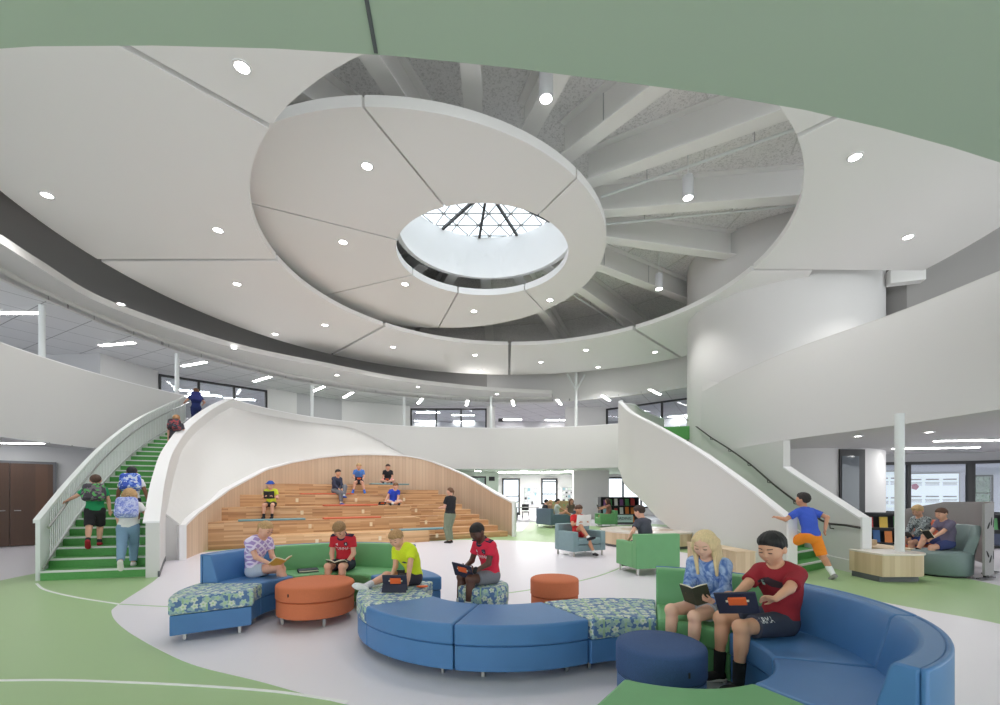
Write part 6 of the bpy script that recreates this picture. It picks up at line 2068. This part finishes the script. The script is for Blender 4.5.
# ---- boy in neon yellow on the flowered bench
P = person('boy in neon yellow shirt sitting with folded legs over a tablet on the bench', (-1.0, 5.22, .462), -156, S=1.18, lean=20, side=0, twist=38, slouch=14, head=(34, 44, 4),
           HR=(-.05, .26, .12), HL=(-.30, .14, .05), ER=(.6, -.3, -.2), EL=(-.9, .3, .2), legR=((.05, 1, .10), (-.40, .74, -.22)), legL=((-.22, 1, -.0), (.55, -.55, -.06)), toeR=(.5, .8, .2), toeL=(.9, .3, .1),
           handR=((-.7, .5, -.5), (0, 0, -1)), handL=((-.1, .2, -1), (.5, .6, .1)), hair=(178, 138, 92), style='short', top=(214, 230, 44), bottom=(58, 54, 66), leg=.62, shoe=(206, 206, 210), sock=(206, 204, 214), sockh=.3, curl=(55, 25))
on_chest(P, patch(.07, .035, 8, lambda x, y: abs(y) < .75 - .5 * abs(x)), 'dark_print', cloth((52, 56, 90)), .30, .0)
X, Y, Z = dirs(90, 68)
tablet('tablet propped up on the flowered bench before the boy in neon yellow', (-1.12, 4.80, .462 + .093), (V(-1, 0, 0), V(0, -.34, .94), V(0, .94, .34)), w=.26, h=.185, stand=20)
pcl = thing('pencil_pouch', 'small orange and cream pouch on the flowered bench beside the tablet', 'pouch', (-.86, 4.98, .466), .2)
b = MB(); b.lathe([(.03, 0), (.05, .008), (.045, .02), (.01, .024)], n=20); o = obj('pouch_body', b, 'grip', pcl); o.scale = (1.3, .6, 1)
b = MB(); b.tube([(-.04, .0, .02), (.05, .01, .022)], .006, 6); obj('zip', b, 'paper', pcl)

# ---- boy on the round stool
P = person('boy in red jersey and grey shorts holding a tablet on the round stool', (-.12, 5.27, .466), -146, S=1.28, lean=12, twist=10, slouch=12, head=(38, 10, 0),
           HR=(.11, .29, .17), HL=(-.12, .28, .17), legR=((.12, 1, .02), (0, .1, -1)), legL=((-.10, 1, .02), (0, .1, -1)), handR=((-.3, .8, .5), (-1, 0, 0)), handL=((.3, .8, .5), (1, 0, 0)), skin_='dark', hair=(26, 22, 22), style='crew', top=(220, 44, 72), bottom=(122, 122, 130), leg=.70, shoe=(50, 50, 54))
jersey(P)
wb = Field(P['wrL'] - .06, P['wrL'] + .06, .004); d = nrm(P['wrL'] - P['shL'])
wb.cap(P['wrL'] - d * .03, P['wrL'] - d * .004, .030, .029, k=0); obj('wristband', wb.mesh('wristband'), cloth((28, 28, 30)), P['t'])
tablet('tablet in navy case held by the boy on the flowered stool', world(P, V(.0, .36, .17)), dirs(-124, 60, 8), w=.26, h=.19)

# ---- blonde girl
def local_of(loc, face, w):
    f = V(cos(radians(face)), sin(radians(face)), 0); r = V(f[1], -f[0], 0); d = np.array(w, float) - np.array(loc, float)
    return V(d @ r, d @ f, d[2])
gl = (1.79, 3.84, .46)
P = person('girl with long blond hair in blue tie-dye sweatshirt reading on the green sofa', gl, -146, S=1.27, legk=1.20, hr=.172, lean=2, twist=20, slouch=12, head=(30, 10, 0),
           HR=(.03, .25, .19), HL=(-.14, .21, .18), legR=((.10, 1, .02), (0, .1, -1)), legL=((-.10, 1, .0), (0, .1, -1)), handR=((-.4, .8, .3), (-.4, -.2, .8)), handL=((.4, .8, .3), (.4, -.2, .8)), hair=(226, 202, 156), style='long', topmat=tie, sleeve=2, bottom=(176, 180, 188), leg=.45, shoe=(230, 230, 230), skin_='pale', hemdrop=-.02)
f = Field(P['pel'] - .25, P['pel'] + .25, .006)
f.ell(P['pel'] + V(0, 0, .010), V(.125, .100, .050) * 1.20, k=0); obj('dark_hem', f.mesh('dark_hem'), cloth((30, 32, 46)), P['t'])
book('dark paperback held open by the blonde girl', world(P, V(-.06, .31, .22)), dirs(-122, 58, -8), .115, .175, 'bookdark', open_=26)

# ---- boy in the maroon shirt
ml, mf = (2.11, 3.41, .46), -172
tw_ = V(1.64, 3.12, .745); TX, TY, TZ = dirs(-118, 58, -10)
dL_, dR_ = nrm(V(.75, .62, -.05)), nrm(V(-.45, .85, .2))
hR_ = local_of(ml, mf, tw_ + TX * .10 - TY * .03 + TZ * .03) - dR_ * .06; hL_ = local_of(ml, mf, tw_ - TX * .115 - TY * .05 + TZ * .028) - dL_ * .075
P = person('boy in maroon T-shirt and dark shorts holding a tablet on the blue sofa', ml, mf, S=1.27, legk=1.28, bulk=1.12, hr=.178, lean=0, twist=36, slouch=12, head=(22, 20, 0),
           HR=hR_, HL=hL_, EL=(-.9, -.3, -.5), legR=((.05, 1, .04), (0, .06, -1)), legL=((-.16, 1, .02), (0, .06, -1)), handR=(tuple(dR_), (.5, .5, -.3)), handL=(tuple(dL_), (-.3, .6, -.5)), skin_='asian', hair=(28, 26, 28), style='neat', top=(150, 34, 46), bottom=(62, 66, 84), leg=.74, shoe=(30, 30, 32), sock=(28, 28, 30), sockh=.40, sleeve=.72)
on_chest(P, patch(.15, .08, 36, lambda x, y: (y < .9 - .6 * abs(x + .2)) and (y > -.9 + .9 * max(0, -x))), 'dark_print', cloth((58, 40, 48)), .60, .03)
on_chest(P, patch(.02, .045, 4, lambda x, y: y < .8), 'rainbow_flash', cloth((170, 205, 190)), .56, .085)
on_chest(P, patch(.03, .03, 10, lambda x, y: x * x + y * y < .9), 'dark_spot', cloth((70, 34, 42)), .52, -.05)
tablet('tablet in navy case on the knees of the boy in the maroon shirt', tw_, (TX, TY, TZ), w=.26, h=.195)
f_ = P['t'].children
sh_ = [c for c in f_ if c.name.startswith('shorts')][0]
bv = BVHTree.FromPolygons([v.co for v in sh_.data.vertices], [p.vertices for p in sh_.data.polygons])
me = text_mesh('PARMA', .05, 0)
a_, k_ = P['knL'], P['pel']
for v in me.vertices:
    base = P['knL'] * .62 + (P['pel'] + V(-.06, 0, 0)) * .38
    q = base + nrm(P['knL'] - P['pel']) * (-v.co.x) * 1 + V(-.0, 0, 0) + V(0, 0, v.co.y) + V(-.3, 0, .05)
    hit = bv.ray_cast(Vector(q), Vector((1, 0, 0)))
    v.co = (hit[0] + Vector((-.002, 0, 0))) if hit[0] is not None else Vector(base)
obj('lettering', me, 'cap', sh_)

# ---- children on the learning stair
def on_stair_tier(px, k, dv):
    p = tier_pt(px, k, dv); return (p[0], p[1], p[2])
LOW = dict(res=.012, detail=False)
l = on_stair_tier(271, 3, .16)
P = person('boy in blue bucket hat and yellow shirt holding up a comic on the third tier', l, -76, S=1.36, lean=2, head=(12, 0, 0), HR=(.10, .22, .32), HL=(-.10, .22, .32), legR=((.12, 1, -.05), (0, .1, -1)), legL=((-.12, 1, -.05), (0, .1, -1)), hair=(120, 90, 60), style='hat', top=(206, 216, 60), bottom=(44, 44, 46), leg=.6, shoe=(34, 34, 38), sock=(40, 40, 44), **LOW)
book('black comic book held up by the boy in the bucket hat', world(P, V(0, .28, .36)), dirs(-76, 78), .15, .22, 'bookblack', open_=20, paper='book4')
l = on_stair_tier(336, 4, .22)
P = person('boy in navy hoodie and grey trousers sitting sideways on the fourth tier', (l[0], l[1], l[2] + .05), -34, S=1.40, lean=8, head=(8, -4, 0), HR=(.08, .26, .14), HL=(-.04, .28, .14), FR=(.06, .36, -.34), FL=(-.02, .40, -.10), KL=(-.3, .6, .8), hair=(36, 30, 28), style='short', top=(58, 62, 84), sleeve=2, bottom=(120, 122, 130), leg=1.85, shoe=(60, 90, 170), skin_='asian', **LOW)
l = on_stair_tier(359, 5, .14)
P = person('boy in light blue shirt with a tablet on the topmost tier', l, -74, S=1.38, lean=10, head=(30, 0, 0), HR=(.10, .24, .17), HL=(-.10, .24, .17), FR=(.20, .36, -.27), FL=(-.20, .36, -.27), hair=(188, 154, 110), style='crew', top=(84, 130, 206), bottom=(44, 48, 62), leg=.6, shoe=(50, 120, 220), sock=(80, 110, 200), **LOW)
tablet('tablet in navy case held by the boy in light blue on the topmost tier', world(P, V(0, .32, .19)), dirs(-74, 60), w=.25, h=.18)
l = on_stair_tier(388, 5, .55)
P = person('girl in black shirt and pink shorts sitting cross-legged on the topmost tier', (l[0], l[1], l[2] + .04), -80, S=1.36, lean=10, head=(26, 10, 0), HR=(.10, .24, .15), HL=(-.10, .24, .15), FR=(-.12, .26, .04), FL=(.12, .28, .04), KR=(1, .4, .25), KL=(-1, .4, .25), hair=(62, 44, 36), style='pony', top=(38, 38, 44), bottom=(226, 130, 150), leg=.9, shoe=(60, 60, 64), **LOW)
tablet('tablet in navy case on the lap of the girl in black on the topmost tier', world(P, V(.02, .28, .16)), dirs(-80, 50), w=.22, h=.16)
l = on_stair_tier(393, 3, .40)
P = person('boy in royal blue shirt sitting cross-legged on the third tier, reaching for a tablet', l, -64, S=1.38, lean=10, side=-6, head=(20, 14, 0), HR=(.34, .22, .10), HL=(-.08, .28, .10), FR=(-.10, .28, .05), FL=(.14, .34, .05), KR=(1, .4, .25), KL=(-1, .4, .25), hair=(120, 86, 58), style='short', top=(44, 74, 196), bottom=(190, 190, 196), leg=.9, shoe=(50, 50, 54), **LOW)
w_ = world(P, V(.42, .22, .08))
tablet('tablet in navy case lying open beside the boy in royal blue', (w_[0], w_[1], l[2] + .07), dirs(-64, 38), w=.24, h=.17)
# ---- the woman before the tiers
x, y = atz(450, 543, 0)
P = person('woman with tied brown hair, black top and olive trousers facing the tiers', (x, y, 0), 152, S=1.68, adult=True, stand=True, lean=-2, slouch=3, head=(2, 4, 0), HR=(.08, .30, 1.10), HL=(-.10, .28, 1.08), ER=(.5, -.6, -.7), EL=(-.5, -.6, -.7), FR=(.08, .02, .065), FL=(-.08, -.03, .065), hair=(112, 78, 54), style='pony', top=(34, 34, 38), sleeve=.6, bottom=(122, 132, 112), leg=1.93, shoe=(40, 36, 36), sockh=0, res=.010, detail=False, skin_='fair', bulk=1.1, hemdrop=-.03)

# ---- children on the green stair
def on_steps(I, O, px, heady, S, n=NST):
    best = None
    for k in range(1, n + 1):
        a, c = np.array(I[k - 1]) * .5 + np.array(I[k]) * .5, np.array(O[k - 1]) * .5 + np.array(O[k]) * .5
        s = (px - 500) / F
        d = c - a
        f = (s * a[1] - a[0]) / (d[0] - s * d[1])
        f = min(max(f, .09), .9)
        q = a + d * f; z = Z2 / n * k
        e = abs(HZ - (z + S * .97 - CZ) * F / q[1] - heady)
        if best is None or e < best[0]: best = (e, q, z, k)
    return best[1:]
STEP = Z2 / NST
q, z, k = on_steps(IL, OL, 95, 480, 1.36)
upd = math.degrees(atan2(IL[k + 2][1] - IL[k][1] + OL[k + 2][1] - OL[k][1], IL[k + 2][0] - IL[k][0] + OL[k + 2][0] - OL[k][0]))
P = person('boy in green shirt with patterned backpack, hand on the steel handrail of the stair', (q[0], q[1], z), upd + 4, S=1.36, stand=True, lean=10, slouch=4, head=(-2, 0, 0), HL=(-.46, .30, .86), EL=(-.6, -.2, -.8), HR=(.24, .02, .56), ER=(.7, -.5, -.2), FR=(.06, .04, .06), FL=(-.07, -.42, -.09), KL=(0, 1, 0), KR=(0, 1, 0), toeL=(0, .55, -.85), hair=(84, 60, 46), style='crew', top=(36, 150, 96), bottom=(44, 42, 46), leg=.95, shoe=(170, 40, 50), sock=(50, 50, 54), sockh=.2, res=.009, detail=False)
backpack('dark patterned backpack on the boy in the green shirt', P, dino, w=.36, h=.38, d=.18)
q, z, k = on_steps(IL, OL, 128, 489, 1.42)
P = person('girl with blond hair and jeans climbing the first steps with a blue print backpack', (q[0], q[1], z), upd - 2, S=1.42, stand=True, lean=14, slouch=4, head=(-4, -10, 0), HR=(.40, .16, .70), ER=(.6, -.6, -.5), HL=(-.16, .22, .66), FR=(.06, .10, .06), FL=(-.04, -.46, -.06), toeL=(0, .4, -.9), KL=(0, 1, 0), hair=(186, 150, 104), style='long', top=(226, 224, 222), bottom=(124, 154, 182), leg=1.9, shoe=(226, 220, 220), sockh=0, res=.009, detail=False)
backpack('blue and lilac print backpack on the girl in jeans', P, lilac, w=.34, h=.42, d=.17)
q, z, k = on_steps(IL, OL, 131, 467, 1.40)
P = person('child with black hair and blue camouflage backpack higher on the stair', (q[0], q[1], z), upd + 2, S=1.40, stand=True, lean=14, slouch=6, head=(14, 0, 0), HR=(.30, .06, .60), ER=(.8, -.5, -.1), HL=(-.24, .04, .62), FR=(.08, .30, .06 + STEP), FL=(-.08, -.05, .06), hair=(26, 26, 32), style='crew', top=(226, 226, 230), bottom=(38, 42, 74), leg=.9, shoe=(60, 60, 66), skin_='brown', res=.009, detail=False)
backpack('blue and white camouflage backpack high on the stair', P, camo, w=.36, h=.40, d=.18)
q, z, k = on_steps(IL, OL, 184, 417, 1.36)
ud2 = math.degrees(atan2(IL[k][1] - IL[k - 3][1], IL[k][0] - IL[k - 3][0]))
P = person('child with light brown hair and dark red-flecked backpack near the stair head', (q[0], q[1], z), ud2, S=1.36, stand=True, lean=10, head=(0, 0, 0), HR=(.24, .10, .66), HL=(-.2, .1, .6), FR=(.06, .2, .06 + STEP), FL=(-.06, -.08, .06), hair=(172, 130, 90), style='short', top=(70, 66, 76), bottom=(60, 60, 70), leg=.9, shoe=(200, 200, 200), res=.012, detail=False)
backpack('black backpack with red flecks near the stair head', P, darkprint, w=.34, h=.38, d=.18)
q, z, k = on_steps(IL, OL, 196, 390, 1.42)
P = person('boy all in navy with a navy backpack at the top of the stair', (q[0], q[1], z), ud2 + 10, S=1.42, stand=True, lean=6, head=(0, 14, 0), HL=(-.34, .20, .92), EL=(-.6, -.3, -.7), HR=(.22, .16, .9), FR=(.06, .2, .06 + STEP), FL=(-.06, -.08, .06), hair=(120, 84, 60), style='short', top=(42, 54, 112), bottom=(40, 50, 104), leg=1.9, shoe=(60, 60, 66), res=.012, detail=False)
M['navypack'] = mat('navy_backpack', rgb(36, 44, 112), .7)
backpack('navy backpack at the top of the stair', P, 'navypack', w=.34, h=.42, d=.18)

# ---- runner at the second stair
x, y = atz(814, 581, 0)
P = person('boy in blue T-shirt and orange shorts running up the second stair', (5.60, 8.1, 0), 104, S=1.52, stand=True, lean=16, slouch=5, head=(-6, 20, 0), pelz=.76, HL=(-.30, .44, 1.06), EL=(-.7, -.5, -.6), HR=(.20, -.10, .88), ER=(.8, -.8, .1), FR=(.14, -.30, .09), FL=(-.06, .46, .26), KL=(0, 1, .3), KR=(0, 1, 0), toeR=(.25, .75, -.45), hair=(38, 32, 32), style='short', top=(62, 92, 198), sleeve=.62, bottom=(240, 140, 40), leg=.98, shoe=(150, 148, 148), sock=(236, 236, 240), sockh=.48, skin_='tan', res=.009, detail=False)

# ---- nook on the right
P = person('boy in purple grey T-shirt reading in the grey green barrel chair', (8.30, 8.38, .50), 178, S=1.30, lean=2, slouch=12, head=(22, 4, 0), HR=(.06, .30, .20), HL=(-.06, .30, .18), FR=(.10, .44, -.10), FL=(-.10, .42, -.30), KR=(0, .5, 1), hair=(92, 62, 48), style='crew', top=(112, 104, 128), sleeve=.65, bottom=(66, 76, 128), leg=.72, shoe=(40, 40, 44), sock=(40, 40, 44), res=.009, detail=True)
book('dark book with a red corner held by the boy in purple grey', world(P, V(0, .37, .24)), dirs(176, 55), .11, .17, 'bookblack', open_=26)
P = person('blond boy in black and white patterned hoodie in the coral chair', (8.86, 9.45, .47), 186, S=1.40, lean=4, slouch=12, head=(28, 12, 0), HR=(.08, .28, .18), HL=(-.06, .28, .16), FR=(.10, .44, -.32), FL=(-.12, .44, -.32), KR=(0, .5, 1), hair=(206, 172, 122), style='short', topmat=hoodp, sleeve=2, bottom=(60, 84, 150), leg=.7, shoe=(40, 40, 44), sock=(40, 40, 44), res=.009, detail=True)
tablet('dark tablet held by the boy in the patterned hoodie', world(P, V(0, .36, .18)), dirs(182, 50), w=.22, h=.16, grip=False)

# ---- middle ground armchairs
P = person('boy in red shirt behind a magazine in the grey teal armchair', (1.93, 11.12, .44), -72, S=1.38, lean=-4, slouch=12, head=(20, 0, 0), HR=(.12, .26, .37), HL=(-.12, .26, .37), FR=(-.02, .50, .02), FL=(-.16, .50, -.34), KR=(.2, .5, 1), toeR=(-.7, .5, .3), KL=(0, 1, .6), hair=(84, 58, 44), style='short', top=(206, 44, 48), bottom=(196, 44, 52), leg=.6, shoe=(36, 36, 40), sock=(232, 232, 232), sockh=.16, res=.010, detail=False, skin_='tan')
book('open white magazine held before the boy in the grey teal armchair', world(P, V(0, .33, .42)), dirs(-72, 76), .19, .27, 'book4', open_=16, th=.006, name='open_magazine', paper='book4')
P = person('boy in dark grey shirt seen from behind in the green armchair', (2.80, 8.70, .44), 122, S=1.46, lean=6, slouch=10, head=(22, 12, 0), HL=(-.28, .16, .17), EL=(-.8, -.4, -.4), HR=(.12, .30, .18), hair=(58, 42, 36), style='short', top=(72, 74, 86), bottom=(60, 62, 70), leg=.7, shoe=(60, 60, 64), res=.009, detail=False)

# ---- far lounge
FAR = dict(res=.016, detail=False)
P = person('child with black hair and dark shirt on the far slate sofa', (2.02, 20.55, .44), 20, S=1.42, lean=6, head=(14, 0, 0), hair=(28, 26, 28), style='crew', top=(44, 46, 52), bottom=(50, 52, 60), leg=1.8, **FAR)
P = person('child with blond hair on the far slate sofa', (2.26, 20.85, .44), 20, S=1.36, lean=6, head=(14, 0, 0), hair=(206, 172, 128), style='short', top=(150, 120, 96), bottom=(50, 52, 60), leg=1.8, **FAR)
P = person('child with black hair, white shirt and legs stretched out in the far lounge', (2.62, 20.35, .44), 4, S=1.46, lean=-6, head=(10, -10, 0), HR=(.0, .36, .30), HL=(-.1, .36, .30), FR=(.04, .66, .10), FL=(-.08, .66, .06), hair=(26, 26, 30), style='pony', top=(196, 206, 200), bottom=(196, 150, 126), leg=.5, skin_='tan', **FAR)
P = person('girl with long brown hair by the white pier in the far lounge', (3.42, 21.75, .44), -80, S=1.46, lean=4, head=(20, 0, 0), hair=(92, 62, 46), style='long', top=(120, 108, 90), bottom=(60, 60, 66), leg=1.8, **FAR)
P = person('girl with dark hair holding up a phone in the far green armchair', (4.95, 20.62, .44), 182, S=1.46, lean=-2, head=(10, 0, 0), HR=(.06, .42, .42), HL=(-.08, .40, .36), hair=(70, 46, 38), style='long', top=(150, 104, 92), bottom=(170, 120, 110), leg=.5, shoe=(230, 230, 230), skin_='tan', **FAR)
ph = thing('phone', 'dark phone held up by the girl in the far green armchair', 'phone')
b = MB(); b.box((0, 0, 0), (.16, .24, .02)); obj('phone_case', b, 'bookdark', ph); b = MB(); b.box((0, 0, .011), (.14, .21, .003)); obj('screen', b, 'tabscreen', ph)
frame_obj(ph, world(P, V(0, .47, .46)), *dirs(182, 70))
# ================================================================== LIGHT
w = bpy.data.worlds.new('world'); SC.world = w
w.use_nodes = True
bg = w.node_tree.nodes['Background']
bg.inputs[0].default_value = (0.93, 0.97, 1.0, 1)
bg.inputs[1].default_value = 2.0
SC.view_settings.view_transform = 'Standard'
SC.view_settings.look = 'None'
SC.view_settings.gamma = 1.0
SC.view_settings.use_curve_mapping = False
SC.view_settings.exposure = 0.5
SC.cycles.max_bounces = 12
SC.cycles.diffuse_bounces = 7
SC.cycles.glossy_bounces = 4
SC.cycles.transparent_max_bounces = 16
SC.cycles.caustics_reflective = False
SC.cycles.caustics_refractive = False
SC.cycles.sample_clamp_indirect = 6.0
SC.cycles.use_denoising = True
